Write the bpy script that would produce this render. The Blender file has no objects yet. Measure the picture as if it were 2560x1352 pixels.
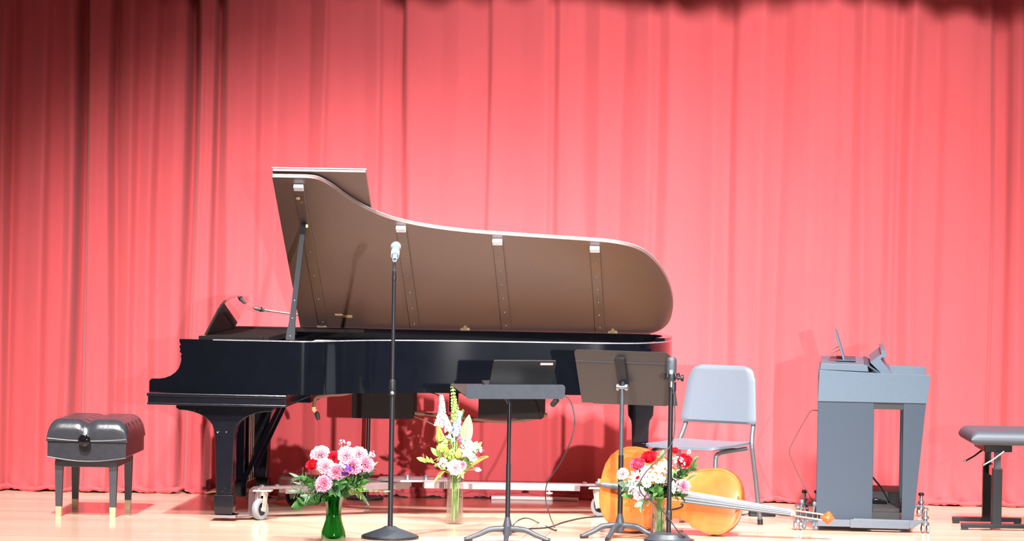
import bpy, bmesh, math, random
import numpy as np
from mathutils import Vector, Matrix

random.seed(7)
R = math.radians
sc = bpy.context.scene
COL = sc.collection

# ------------------------------------------------------------------ camera
F_PX, W_PX, H_PX = 9300.0, 2560, 1352
CAM_LOC = Vector((0, -20, 1.8))
CAM_ROT = Matrix.Rotation(R(90 - 1.244), 3, 'X') @ Matrix.Rotation(R(0.95), 3, 'Z')
cam = bpy.data.cameras.new('camera')
cam.sensor_width = 36
cam.lens = 36 * F_PX / W_PX
cam.clip_end = 200
cam_o = bpy.data.objects.new('camera', cam)
cam_o.matrix_world = Matrix.Translation(CAM_LOC) @ CAM_ROT.to_4x4()
COL.objects.link(cam_o)
sc.camera = cam_o


def at(px, py, Y):
    """world point seen at a photo pixel, at stage depth Y"""
    d = CAM_ROT @ Vector(((px - W_PX / 2) / F_PX, -(py - H_PX / 2) / F_PX, -1))
    return CAM_LOC + d * ((Y - CAM_LOC.y) / d.y)


def floor_at(px, py, z=0.0):
    d = CAM_ROT @ Vector(((px - W_PX / 2) / F_PX, -(py - H_PX / 2) / F_PX, -1))
    return CAM_LOC + d * ((z - CAM_LOC.z) / d.z)


# ------------------------------------------------------------------ materials
def srgb(r, g, b):
    def c(x):
        x /= 255.0
        return x / 12.92 if x <= 0.04045 else ((x + 0.055) / 1.055) ** 2.4
    return (c(r), c(g), c(b), 1)


def new_mat(name):
    m = bpy.data.materials.new(name)
    m.use_nodes = True
    return m, m.node_tree, m.node_tree.nodes['Principled BSDF']


def pmat(name, col, rough=0.5, metal=0.0, spec=0.5, coat=0.0, var=0.12, scale=30.0, bump=0.0, sheen=0.0,
         aniso=None, scuff=None, coat_rough=0.1):
    """principled material whose base colour is varied a little by noise"""
    m, nt, b = new_mat(name)
    if len(col) == 3:
        col = (*col, 1)
    N, L = nt.nodes, nt.links
    tc = N.new('ShaderNodeTexCoord')
    mp = N.new('ShaderNodeMapping')
    if aniso:
        mp.inputs['Scale'].default_value = aniso
    L.new(tc.outputs['Object'], mp.inputs['Vector'])
    nz = N.new('ShaderNodeTexNoise')
    nz.inputs['Scale'].default_value = scale
    nz.inputs['Detail'].default_value = 4
    L.new(mp.outputs['Vector'], nz.inputs['Vector'])
    mx = N.new('ShaderNodeMix')
    mx.data_type = 'RGBA'
    mx.inputs['A'].default_value = tuple(c * (1 - var) for c in col[:3]) + (1,)
    mx.inputs['B'].default_value = tuple(min(1, c * (1 + var)) for c in col[:3]) + (1,)
    L.new(nz.outputs['Fac'], mx.inputs['Factor'])
    out = mx.outputs['Result']
    if scuff:
        n2 = N.new('ShaderNodeTexNoise')
        n2.inputs['Scale'].default_value = scuff[1]
        n2.inputs['Detail'].default_value = 6
        n2.inputs['Roughness'].default_value = 0.7
        mp2 = N.new('ShaderNodeMapping')
        mp2.inputs['Scale'].default_value = scuff[3]
        L.new(tc.outputs['Object'], mp2.inputs['Vector'])
        L.new(mp2.outputs['Vector'], n2.inputs['Vector'])
        rp = N.new('ShaderNodeValToRGB')
        rp.color_ramp.elements[0].position = scuff[2]
        rp.color_ramp.elements[1].position = scuff[2] + 0.03
        L.new(n2.outputs['Fac'], rp.inputs['Fac'])
        m2 = N.new('ShaderNodeMix')
        m2.data_type = 'RGBA'
        m2.inputs['B'].default_value = (*scuff[0][:3], 1)
        L.new(rp.outputs['Color'], m2.inputs['Factor'])
        L.new(out, m2.inputs['A'])
        out = m2.outputs['Result']
    L.new(out, b.inputs['Base Color'])
    b.inputs['Roughness'].default_value = rough
    b.inputs['Metallic'].default_value = metal
    b.inputs['Specular IOR Level'].default_value = spec
    b.inputs['Coat Weight'].default_value = coat
    b.inputs['Coat Roughness'].default_value = coat_rough
    b.inputs['Sheen Weight'].default_value = sheen
    if bump:
        bp = N.new('ShaderNodeBump')
        bp.inputs['Strength'].default_value = bump
        bp.inputs['Distance'].default_value = 0.01
        L.new(nz.outputs['Fac'], bp.inputs['Height'])
        L.new(bp.outputs['Normal'], b.inputs['Normal'])
    return m


def glass_mat(name, tint, gloss=0.12, rough=0.03):
    """clear glass: light passes through tinted, the surface mirrors at a glancing view"""
    m = bpy.data.materials.new(name)
    m.use_nodes = True
    nt = m.node_tree
    N, L = nt.nodes, nt.links
    N.remove(N['Principled BSDF'])
    tr = N.new('ShaderNodeBsdfTransparent')
    nz = N.new('ShaderNodeTexNoise')
    nz.inputs['Scale'].default_value = 18
    cr = N.new('ShaderNodeMix')
    cr.data_type = 'RGBA'
    cr.inputs['A'].default_value = (*[c * 0.85 for c in tint], 1)
    cr.inputs['B'].default_value = (*[min(1, c * 1.1) for c in tint], 1)
    L.new(nz.outputs['Fac'], cr.inputs['Factor'])
    L.new(cr.outputs['Result'], tr.inputs['Color'])
    gl = N.new('ShaderNodeBsdfGlossy')
    gl.inputs['Roughness'].default_value = rough
    lw = N.new('ShaderNodeLayerWeight')
    lw.inputs['Blend'].default_value = 0.25
    ma = N.new('ShaderNodeMath')
    ma.operation = 'MULTIPLY_ADD'
    ma.inputs[1].default_value = 0.32
    ma.inputs[2].default_value = gloss
    L.new(lw.outputs['Facing'], ma.inputs[0])
    mix = N.new('ShaderNodeMixShader')
    L.new(ma.outputs[0], mix.inputs['Fac'])
    L.new(tr.outputs[0], mix.inputs[1])
    L.new(gl.outputs[0], mix.inputs[2])
    L.new(mix.outputs[0], N['Material Output'].inputs['Surface'])
    return m


M = {}
M['curtain'] = pmat('red_velvet', (0.52, 0.082, 0.091), rough=0.95, spec=0.12, var=0.08, scale=9, aniso=(1, 1, 0.15), sheen=0.12)
M['lacquer'] = pmat('black_piano_lacquer', (0.0022, 0.0027, 0.0048), rough=0.08, spec=0.35, var=0.3, scale=14, coat=0.1, coat_rough=0.03,
                    scuff=((0.10, 0.11, 0.13), 7.0, 0.71, (1, 1, 3)))
M['lid_under'] = pmat('satin_black_lacquer_painted_reflection', (0.120, 0.071, 0.064), rough=0.40, spec=0.8, var=0.15, scale=60, aniso=(1, 6, 6), coat=0.35, coat_rough=0.3)  # brown base stands in for floor and gold plate mirrored in black lacquer
M['glint_edge'] = pmat('painted_pale_glint', (0.17, 0.168, 0.175), rough=0.3, spec=0.8, var=0.6, scale=60)  # pale colour stands in for overhead light glinting on lid and rim edges
M['lacquer_worn'] = pmat('scuffed_black_lacquer', (0.006, 0.006, 0.009), rough=0.15, spec=0.4, var=0.3, scale=20,
                         scuff=((0.32, 0.30, 0.28), 16.0, 0.68, (1, 1, 1)))
M['gold'] = pmat('gold_bronze_iron', (0.55, 0.33, 0.12), rough=0.35, metal=0.8, var=0.15)
M['brass'] = pmat('brass', (0.72, 0.50, 0.30), rough=0.4, metal=0.35, var=0.15)
M['knob_gloss'] = pmat('glossy_black_knob', (0.006, 0.006, 0.007), rough=0.12, spec=0.5, var=0.1)
M['matte_black'] = pmat('matte_black_paint', (0.010, 0.008, 0.008), rough=0.85, spec=0.08, var=0.2)
M['felt'] = pmat('pale_rubber', (0.62, 0.65, 0.72), rough=0.6, var=0.05)
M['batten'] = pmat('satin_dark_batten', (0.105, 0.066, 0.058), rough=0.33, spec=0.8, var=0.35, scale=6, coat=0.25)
M['paper_tan'] = pmat('tan_paper', (0.55, 0.36, 0.20), rough=0.8, var=0.2)
M['wood_raw'] = pmat('raw_brown_wood', (0.30, 0.14, 0.07), rough=0.6, var=0.3, scale=12, aniso=(1, 10, 10))
M['alu'] = pmat('scuffed_aluminium', (0.24, 0.175, 0.18), rough=0.42, metal=0.7, var=0.15, scale=25)
M['steel'] = pmat('bright_steel', (0.30, 0.31, 0.34), rough=0.35, metal=0.9, var=0.1)
M['zinc'] = pmat('white_zinc', (0.40, 0.35, 0.30), rough=0.5, metal=0.4, var=0.1)
M['rubber_grey'] = pmat('grey_rubber', (0.17, 0.175, 0.19), rough=0.6, var=0.12)
M['rubber_black'] = pmat('black_rubber', (0.009, 0.009, 0.010), rough=0.45, spec=0.35, var=0.2)
M['black_metal'] = pmat('black_powder_coat', (0.008, 0.0085, 0.011), rough=0.42, spec=0.3, var=0.25, scale=80)
M['stand_grey'] = pmat('worn_black_stand_base', (0.030, 0.035, 0.044), rough=0.45, var=0.25, scale=50)
M['desk_grey'] = pmat('charcoal_desk_paint', (0.030, 0.024, 0.022), rough=0.45, var=0.15, scale=120)
M['desk_lip'] = pmat('worn_charcoal_lip', (0.032, 0.037, 0.047), rough=0.45, var=0.3, scale=40,
                     scuff=((0.35, 0.36, 0.38), 24.0, 0.70, (1, 1, 1)))
M['leather'] = pmat('black_gloss_leather', (0.040, 0.041, 0.049), rough=0.22, spec=0.7, var=0.25, scale=45, bump=0.05)
M['bench_wood'] = pmat('satin_black_wood', (0.055, 0.056, 0.066), rough=0.4, var=0.2, scale=25)
M['chair_plastic'] = pmat('blue_grey_plastic', (0.115, 0.133, 0.163), rough=0.45, var=0.08, scale=90)
M['chair_tube'] = pmat('grey_chair_tube', (0.10, 0.105, 0.115), rough=0.3, metal=0.3, var=0.15)
M['organ'] = pmat('charcoal_laminate', (0.027, 0.040, 0.059), rough=0.55, spec=0.3, var=0.12, scale=110)
M['organ_light'] = pmat('slate_laminate', (0.066, 0.094, 0.128), rough=0.5, spec=0.3, var=0.10, scale=110)
M['organ_dark'] = pmat('dark_interior', (0.012, 0.011, 0.012), rough=0.6, var=0.2)
M['dolly_grey'] = pmat('grey_enamel', (0.07, 0.083, 0.105), rough=0.45, metal=0.2, var=0.12, scale=60)
M['ivory'] = pmat('ivory_keys', (0.75, 0.72, 0.65), rough=0.35, var=0.05)
M['vinyl'] = pmat('slate_vinyl', (0.058, 0.068, 0.088), rough=0.55, var=0.12, scale=150, bump=0.05)
M['laptop'] = pmat('laptop_black', (0.016, 0.017, 0.020), rough=0.5, spec=0.25, var=0.12, scale=160)
M['badge'] = pmat('silver_badge', (0.50, 0.51, 0.55), rough=0.3, metal=0.3, var=0.2, scale=300)
M['cream'] = pmat('cream_tape', (0.75, 0.70, 0.66), rough=0.7, var=0.1)
M['mic_grille'] = pmat('silver_mesh', (0.62, 0.60, 0.60), rough=0.35, metal=0.5, var=0.4, scale=500, bump=0.3)
M['mic_blue'] = pmat('pale_blue_metal', (0.16, 0.27, 0.45), rough=0.3, metal=0.3, var=0.1)
M['mic_white'] = pmat('pale_plastic', (0.34, 0.40, 0.46), rough=0.4, var=0.05)
M['mic_grey'] = pmat('grey_mesh', (0.05, 0.058, 0.07), rough=0.4, metal=0.3, var=0.35, scale=420, bump=0.3)
M['cello'] = pmat('amber_varnish', (0.52, 0.118, 0.023), rough=0.25, var=0.32, scale=5, aniso=(1, 9, 1), coat=0.4)
M['cello_rib'] = pmat('orange_varnish', (0.50, 0.12, 0.022), rough=0.3, var=0.3, scale=9, aniso=(12, 2, 1), coat=0.4)
M['cello_neck'] = pmat('red_orange_varnish', (0.60, 0.10, 0.02), rough=0.25, var=0.25, scale=30, coat=0.5)
M['ebony_painted_sheen'] = pmat('ebony_painted_sheen', (0.085, 0.094, 0.108), rough=0.38, spec=0.5, var=0.2)  # grey-blue base paints the light reflected off black polished wood
M['string'] = pmat('steel_string', (0.60, 0.62, 0.66), rough=0.5, metal=0.0, var=0.05)
M['maple'] = pmat('pale_maple', (0.70, 0.48, 0.25), rough=0.5, var=0.15)
M['cable'] = pmat('black_cable', (0.012, 0.012, 0.013), rough=0.5, var=0.2)
M['cable_brown'] = pmat('brown_cable', (0.10, 0.045, 0.03), rough=0.5, var=0.2)
M['white_cord'] = pmat('white_cord', (0.72, 0.68, 0.66), rough=0.6, var=0.08)
M['smoked'] = pmat('black_gloss_board', (0.02, 0.018, 0.018), rough=0.03, spec=1.0, var=0.1, coat=1.0, coat_rough=0.02)
M['glass_clear'] = glass_mat('clear_glass', (0.95, 0.97, 0.94), 0.10)
M['glass_green'] = glass_mat('green_glass', (0.30, 0.74, 0.32), 0.10)
M['water'] = glass_mat('water', (0.93, 0.96, 0.90), 0.03)
M['acrylic'] = glass_mat('clear_acrylic', (0.93, 0.94, 0.97), 0.10)
# plants
def petal_mat(name, col, var=0.15, rough=0.6):
    m = pmat(name, col, rough=rough, var=var, scale=60, spec=0.25)
    b = m.node_tree.nodes['Principled BSDF']
    b.inputs['Subsurface Weight'].default_value = 0.0
    return m
M['p_pink'] = petal_mat('pink_petal', (0.86, 0.33, 0.45))
M['p_pale'] = petal_mat('pale_pink_petal', (0.86, 0.52, 0.60))
M['p_red'] = petal_mat('red_petal', (0.62, 0.012, 0.03))
M['p_rose'] = petal_mat('rose_pink_petal', (0.70, 0.08, 0.16))
M['p_white'] = petal_mat('white_petal', (0.58, 0.55, 0.55), 0.06)
M['p_blush'] = petal_mat('blush_petal', (0.78, 0.56, 0.58), 0.08)
M['p_purple'] = petal_mat('purple_petal', (0.085, 0.018, 0.16))
M['p_lilac'] = petal_mat('lilac_petal', (0.52, 0.42, 0.75))
M['p_blue'] = petal_mat('pale_blue_petal', (0.38, 0.42, 0.56))
M['p_yellow'] = petal_mat('yellow_petal', (0.60, 0.44, 0.09))
M['p_lime'] = petal_mat('lime_petal', (0.32, 0.46, 0.08))
M['leaf'] = petal_mat('green_leaf', (0.055, 0.15, 0.03), 0.35)
M['leaf_dark'] = petal_mat('dark_green_leaf', (0.025, 0.075, 0.02), 0.35)
M['leaf_light'] = petal_mat('light_green_leaf', (0.26, 0.42, 0.09), 0.25)
M['leaf_sage'] = petal_mat('sage_leaf', (0.17, 0.27, 0.17), 0.25)
M['leaf_pale'] = petal_mat('cream_green_leaf', (0.20, 0.34, 0.15), 0.2)
M['leaf_yellow'] = petal_mat('yellow_green_leaf', (0.42, 0.40, 0.08), 0.25)
M['stem'] = petal_mat('green_stem', (0.16, 0.30, 0.07), 0.25)
M['stem_light'] = petal_mat('pale_green_stem', (0.40, 0.58, 0.18), 0.2)
M['centre'] = petal_mat('green_centre', (0.10, 0.16, 0.03))


def floor_material():
    m, nt, b = new_mat('maple_stage_boards')
    N, L = nt.nodes, nt.links
    tc = N.new('ShaderNodeTexCoord')
    mp = N.new('ShaderNodeMapping')
    L.new(tc.outputs['Object'], mp.inputs['Vector'])
    br = N.new('ShaderNodeTexBrick')
    br.offset = 0.5
    br.inputs['Scale'].default_value = 1.0
    br.inputs['Brick Width'].default_value = 3.7
    br.inputs['Row Height'].default_value = 0.057
    br.inputs['Mortar Size'].default_value = 0.0012
    br.inputs['Bias'].default_value = 0.0
    br.inputs['Color1'].default_value = (0.82, 0.59, 0.45, 1)
    br.inputs['Color2'].default_value = (0.74, 0.47, 0.33, 1)
    br.inputs['Mortar'].default_value = (0.50, 0.28, 0.18, 1)
    L.new(mp.outputs['Vector'], br.inputs['Vector'])
    nz = N.new('ShaderNodeTexNoise')
    mp2 = N.new('ShaderNodeMapping')
    mp2.inputs['Scale'].default_value = (1.2, 30, 1)
    L.new(tc.outputs['Object'], mp2.inputs['Vector'])
    L.new(mp2.outputs['Vector'], nz.inputs['Vector'])
    nz.inputs['Scale'].default_value = 2.0
    nz.inputs['Detail'].default_value = 5
    mx = N.new('ShaderNodeMix')
    mx.data_type = 'RGBA'
    mx.blend_type = 'MULTIPLY'
    mx.inputs['Factor'].default_value = 0.8
    L.new(br.outputs['Color'], mx.inputs['A'])
    L.new(nz.outputs['Color'], mx.inputs['B'])
    cr = N.new('ShaderNodeValToRGB')
    cr.color_ramp.elements[0].color = (0.75, 0.75, 0.75, 1)
    cr.color_ramp.elements[1].color = (1.1, 1.1, 1.1, 1)
    L.new(nz.outputs['Fac'], cr.inputs['Fac'])
    L.new(cr.outputs['Color'], mx.inputs['B'])
    L.new(mx.outputs['Result'], b.inputs['Base Color'])
    b.inputs['Roughness'].default_value = 0.30
    b.inputs['Specular IOR Level'].default_value = 0.5
    b.inputs['Coat Weight'].default_value = 0.6
    b.inputs['Coat Roughness'].default_value = 0.10
    return m


M['floor'] = floor_material()
M['dark_wall'] = pmat('dark_wall', (0.02, 0.018, 0.018), rough=0.9, var=0.2, scale=3)
M['fascia'] = pmat('dark_stage_front', (0.03, 0.022, 0.018), rough=0.5, var=0.3, scale=6, aniso=(1, 1, 8))
M['house_floor'] = pmat('dark_carpet', (0.02, 0.015, 0.016), rough=0.95, var=0.3, scale=40)


# ------------------------------------------------------------------ mesh collector
def frame_from(d, ref=Vector((0, 0, 1))):
    d = Vector(d).normalized()
    if abs(d.dot(ref)) > 0.98:
        ref = Vector((1, 0, 0))
    a = ref.cross(d).normalized()
    b = d.cross(a)
    return a, b, d


class MB:
    def __init__(self):
        self.v, self.f = [], []

    def add(self, vs, fs):
        o = len(self.v)
        self.v += [Vector(p) for p in vs]
        self.f += [tuple(i + o for i in f) for f in fs]
        return self

    def box(self, c, s, rot=None):
        c = Vector(c)
        h = Vector(s) * 0.5
        vs = []
        for i in (-1, 1):
            for j in (-1, 1):
                for k in (-1, 1):
                    p = Vector((h.x * i, h.y * j, h.z * k))
                    vs.append(c + (rot @ p if rot else p))
        return self.add(vs, [(0, 1, 3, 2), (4, 6, 7, 5), (0, 4, 5, 1), (2, 3, 7, 6), (0, 2, 6, 4), (1, 5, 7, 3)])

    def box2(self, lo, hi):
        return self.box([(a + b) / 2 for a, b in zip(lo, hi)], [abs(b - a) for a, b in zip(lo, hi)])

    def beam(self, p0, p1, w, h, up=Vector((0, 0, 1))):
        """bar from p0 to p1: w across, h along up"""
        p0, p1 = Vector(p0), Vector(p1)
        d = (p1 - p0).normalized()
        s = d.cross(up).normalized()
        u = s.cross(d)
        rot = Matrix((d, s, u)).transposed()
        return self.box((p0 + p1) / 2, ((p1 - p0).length, w, h), rot)

    def prism(self, poly, lo, hi, mp):
        n = len(poly)
        vs = [mp(a, b, lo) for a, b in poly] + [mp(a, b, hi) for a, b in poly]
        fs = [tuple(range(n))[::-1], tuple(range(n, 2 * n))]
        fs += [(i, (i + 1) % n, n + (i + 1) % n, n + i) for i in range(n)]
        return self.add(vs, fs)

    def strip(self, outer, inner, lo, hi, mp):
        """open wall between two parallel paths"""
        n = len(outer)
        vs = []
        for (a, b), (c, d) in zip(outer, inner):
            vs += [mp(a, b, lo), mp(a, b, hi), mp(c, d, lo), mp(c, d, hi)]
        fs = []
        for i in range(n - 1):
            p, q = 4 * i, 4 * i + 4
            fs += [(p, q, q + 1, p + 1), (p + 3, q + 3, q + 2, p + 2), (p + 1, q + 1, q + 3, p + 3), (p + 2, q + 2, q, p)]
        fs += [(0, 1, 3, 2)]
        e = 4 * (n - 1)
        fs += [(e + 2, e + 3, e + 1, e)]
        return self.add(vs, fs)

    def tube(self, pts, r, seg=10, caps=True):
        pts = [Vector(p) for p in pts]
        n = len(pts)
        rs = r if isinstance(r, (list, tuple)) else [r] * n
        vs, fs = [], []
        prev = None
        for i, p in enumerate(pts):
            d = (pts[min(i + 1, n - 1)] - pts[max(i - 1, 0)])
            if d.length < 1e-9:
                d = Vector((0, 0, 1))
            d.normalize()
            if prev is None:
                a, b, _ = frame_from(d)
            else:
                a = prev - d * prev.dot(d)
                if a.length < 1e-6:
                    a, b, _ = frame_from(d)
                a.normalize()
                b = d.cross(a)
            prev = a
            for k in range(seg):
                t = 2 * math.pi * k / seg
                vs.append(p + (a * math.cos(t) + b * math.sin(t)) * rs[i])
        for i in range(n - 1):
            for k in range(seg):
                k2 = (k + 1) % seg
                fs.append((i * seg + k, i * seg + k2, (i + 1) * seg + k2, (i + 1) * seg + k))
        if caps:
            fs.append(tuple(range(seg))[::-1])
            fs.append(tuple((n - 1) * seg + k for k in range(seg)))
        return self.add(vs, fs)

    def cyl(self, p0, p1, r0, r1=None, seg=20):
        return self.tube([p0, p1], [r0, r0 if r1 is None else r1], seg)

    def lathe(self, prof, c=(0, 0, 0), axis=(0, 0, 1), seg=28, close=False):
        a, b, d = frame_from(axis)
        c = Vector(c)
        vs, fs = [], []
        n = len(prof)
        for r, z in prof:
            for k in range(seg):
                t = 2 * math.pi * k / seg
                vs.append(c + d * z + (a * math.cos(t) + b * math.sin(t)) * max(r, 1e-5))
        m = n if close else n - 1
        for i in range(m):
            j = (i + 1) % n
            for k in range(seg):
                k2 = (k + 1) % seg
                fs.append((i * seg + k, i * seg + k2, j * seg + k2, j * seg + k))
        if not close:
            fs.append(tuple(range(seg))[::-1])
            fs.append(tuple((n - 1) * seg + k for k in range(seg)))
        return self.add(vs, fs)

    def ell(self, c, r, rot=None, seg=14, rings=9):
        c = Vector(c)
        if not isinstance(r, (list, tuple, Vector)):
            r = (r, r, r)
        vs, fs = [], []
        for i in range(rings + 1):
            ph = math.pi * i / rings
            for k in range(seg):
                t = 2 * math.pi * k / seg
                p = Vector((r[0] * math.sin(ph) * math.cos(t), r[1] * math.sin(ph) * math.sin(t), r[2] * math.cos(ph)))
                vs.append(c + (rot @ p if rot else p))
        for i in range(rings):
            for k in range(seg):
                k2 = (k + 1) % seg
                fs.append((i * seg + k, (i + 1) * seg + k, (i + 1) * seg + k2, i * seg + k2))
        return self.add(vs, fs)

    def petal(self, c, up, out, length, width, a0, a1, shape='fan', cup=0.0, ruffle=0.0, ns=5, nt=5, rng=random):
        """one petal or leaf: a curved blade that starts along 'up' turned by a0 towards 'out', ending turned by a1"""
        c, up, out = Vector(c), Vector(up).normalized(), Vector(out)
        out = (out - up * out.dot(up)).normalized()
        side = up.cross(out)
        p = c.copy()
        ph = rng.uniform(0, 6.28)
        vs, fs = [], []
        for i in range(ns + 1):
            s = i / ns
            a = a0 + (a1 - a0) * s
            d = up * math.cos(a) + out * math.sin(a)
            nrm = -up * math.sin(a) + out * math.cos(a)
            if i:
                p = p + d * (length / ns)
            if shape == 'fan':
                w = 0.15 + 0.85 * s ** 0.7
            elif shape == 'round':
                w = max(0.12, math.sin(math.pi * (0.12 + 0.78 * s)) ** 0.6)
            else:
                w = max(0.03, math.sin(math.pi * min(1, 0.06 + 0.94 * s) ** 0.85) ** 0.8)
            for j in range(nt + 1):
                t = 2 * j / nt - 1
                off = -cup * width * t * t * (0.3 + s * 0.7)
                rf = ruffle * math.sin(t * 9 + ph + s * 3) * s * s
                vs.append(p + side * (t * w * width * 0.5) + nrm * (off + rf) + d * (ruffle * 0.6 * math.sin(t * 13 + ph) * s ** 3))
        for i in range(ns):
            for j in range(nt):
                q = i * (nt + 1) + j
                fs.append((q, q + 1, q + nt + 2, q + nt + 1))
        return self.add(vs, fs)

    def build(self, name, mat, parent=None, origin=None, bevel=0.0, smooth=40, solid=0.0, recalc=True, seg=2):
        me = bpy.data.meshes.new(name)
        o = Vector(origin) if origin is not None else Vector((0, 0, 0))
        me.from_pydata([tuple(p - o) for p in self.v], [], self.f)
        if recalc:
            bm = bmesh.new()
            bm.from_mesh(me)
            bmesh.ops.recalc_face_normals(bm, faces=bm.faces)
            bm.to_mesh(me)
            bm.free()
        me.materials.append(M[mat] if isinstance(mat, str) else mat)
        if smooth:
            me.shade_smooth()
            me.set_sharp_from_angle(angle=R(smooth))
        ob = bpy.data.objects.new(name, me)
        COL.objects.link(ob)
        if parent is not None:
            ob.parent = parent
        if solid:
            md = ob.modifiers.new('solid', 'SOLIDIFY')
            md.thickness = solid
            md.offset = 0
        if bevel:
            md = ob.modifiers.new('bevel', 'BEVEL')
            md.width = bevel
            md.segments = seg
            md.limit_method = 'ANGLE'
            md.angle_limit = R(35)
            md.harden_normals = True
        return ob


def tag(o, label, cat, group=None):
    o['label'] = label
    o['category'] = cat
    if group:
        o['group'] = group
    return o


def thing(name, label, cat, loc=(0, 0, 0), rz=0.0, group=None):
    o = bpy.data.objects.new(name, None)
    COL.objects.link(o)
    o.location = loc
    o.rotation_euler = (0, 0, rz)
    o.empty_display_size = 0.1
    return tag(o, label, cat, group)


def struct(o):
    o['kind'] = 'structure'
    return o


def smooth_path(pts, n=8):
    pts = [Vector(p) for p in pts]
    out = []
    m = len(pts)
    for i in range(m - 1):
        p0, p1, p2, p3 = pts[max(i - 1, 0)], pts[i], pts[i + 1], pts[min(i + 2, m - 1)]
        for k in range(n):
            t = k / n
            out.append(0.5 * ((2 * p1) + (p2 - p0) * t + (2 * p0 - 5 * p1 + 4 * p2 - p3) * t * t + (3 * p1 - p0 - 3 * p2 + p3) * t ** 3))
    out.append(pts[-1])
    return out


def smooth2(pts, n=6):
    return [(p.x, p.y) for p in smooth_path([(a, b, 0) for a, b in pts], n)]


def arc(cx, cy, r, a0, a1, n=6):
    return [(cx + r * math.cos(R(a0 + (a1 - a0) * i / n)), cy + r * math.sin(R(a0 + (a1 - a0) * i / n))) for i in range(n + 1)]


def round_rect(x0, y0, x1, y1, r, n=5):
    return arc(x1 - r, y1 - r, r, 0, 90, n) + arc(x0 + r, y1 - r, r, 90, 180, n) + arc(x0 + r, y0 + r, r, 180, 270, n) + arc(x1 - r, y0 + r, r, 270, 360, n)


XYZ = lambda a, b, c: (a, b, c)
XZY = lambda a, b, c: (a, c, b)      # profile in x,z extruded along y

# ------------------------------------------------------------------ the setting
struct(MB().box2((-6, -1.29, -0.02), (6, 2.7, 0)).build('floor', 'floor'))
struct(MB().box2((-6, -1.285, -1.0), (6, -1.20, -0.02)).build('wall_front', 'fascia'))
struct(MB().box2((-8, -24, -1.04), (8, -1.2, -1.0)).build('ground', 'house_floor'))
struct(MB().box2((-6, 2.6, -0.0), (6, 2.7, 5.5)).build('wall_back', 'dark_wall'))

# ------------------------------------------------------------------ curtain
FOLDS = [(-60, 0), (0, 20), (10, 45), (25, -30), (45, 0), (70, 10), (108, 45), (120, 12), (150, 0), (168, 40), (181, 34), (189, -60), (206, -70), (218, 42), (245, 32),
         (272, 46), (286, -34), (300, 0), (325, 36), (345, 4), (380, 38), (400, 0), (435, 36), (456, 26), (466, -66), (477, -54), (488, 36), (505, 22), (525, 36),
         (533, -56), (546, -20), (560, 22), (590, 14), (630, 36), (650, 8), (690, 32), (720, 4), (765, -16), (775, 0), (805, 36), (812, 12), (850, 4), (900, 10),
         (938, 36), (947, 0), (975, -6), (998, -36), (1006, -46), (1010, 32), (1050, 28), (1100, 14), (1145, 32), (1180, 10), (1212, -12), (1218, 22), (1260, 4), (1300, 10),
         (1358, 36), (1375, 0), (1395, 36), (1420, 10), (1460, 0), (1495, 36), (1520, 8), (1552, -22), (1580, 10), (1612, 36), (1630, 0), (1660, 36), (1700, 10),
         (1740, 14), (1775, 36), (1800, 0), (1820, -22), (1840, 14), (1870, 24), (1898, 42), (1920, 0), (1945, -28), (1970, 4), (2015, 38), (2040, 14), (2068, 26),
         (2090, 4), (2120, 0), (2148, 40), (2170, 4), (2200, -12), (2225, 20), (2245, -12), (2275, 42), (2300, 4), (2335, -22), (2355, 10), (2412, 28), (2440, 8),
         (2468, 16), (2476, -52), (2510, -46), (2520, 12), (2540, 38), (2560, 14)]
rng = random.Random(3)
left, x = [], -60
while x > -1300:
    x -= rng.uniform(18, 45)
    left.append((x, rng.choice([40, 30, -20, 5, 10])))
right, x = [], 2560
while x < 3800:
    x += rng.uniform(18, 45)
    right.append((x, rng.choice([40, 30, -20, 5, 10])))
allf = left[::-1] + FOLDS + right
CUR_Y = 1.69
fx = np.array([a for a, b in allf], float)
fd = np.array([b for a, b in allf], float)
fine = np.arange(-1250, 3800, 1.0)
prof = np.interp(fine, fx, fd)
k = np.exp(-0.5 * (np.arange(-10, 11) / 2.6) ** 2)
k /= k.sum()
prof = np.convolve(prof, k, mode='same')
slow = 12 * np.sin(fine / 310.0 + 0.7) + 9 * np.sin(fine / 137.0)
mb = MB()
xs = np.arange(-1240, 3790, 4.0)
zs = [0.012, 0.03, 0.06, 0.1, 0.16, 0.25, 0.4, 0.6, 0.9, 1.2, 1.6, 2.0, 2.5, 3.0, 3.6, 4.4, 5.2]
S_C = F_PX / (20 + CUR_Y)
for iz, z in enumerate(zs):
    for px in xs:
        X = (px - 1280) / S_C
        wob = 5.0 * math.sin(px / 61.0 + z * 1.1) + 3.0 * math.sin(px / 23.0 - z * 1.7)
        lean = -(z - 1.4) * 2.5 * math.sin(px / 260.0)
        p = px + (wob if z < 3 else wob * 0.6) + lean
        d = np.interp(p, fine, prof) * (1.7 - 0.6 * min(1, max(0, (p - 500) / 600))) + np.interp(p, fine, slow)
        if z < 0.16:     # the hem drags and crumples on the floor
            cr = (0.16 - z) / 0.16
            d += cr * (10 * math.sin(px / 9.0 + z * 60) + 7 * math.sin(px / 5.3 + 1) + 24)
        mb.v.append(Vector((X, CUR_Y - d * 0.001, z)))
nx = len(xs)
for i in range(len(zs) - 1):
    for j in range(nx - 1):
        mb.f.append((i * nx + j, i * nx + j + 1, (i + 1) * nx + j + 1, (i + 1) * nx + j))
cur = mb.build('stage_curtain', 'curtain', recalc=False, smooth=180)
tag(cur, 'tall red velvet stage curtain hanging in folds behind the piano', 'curtain')
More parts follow.
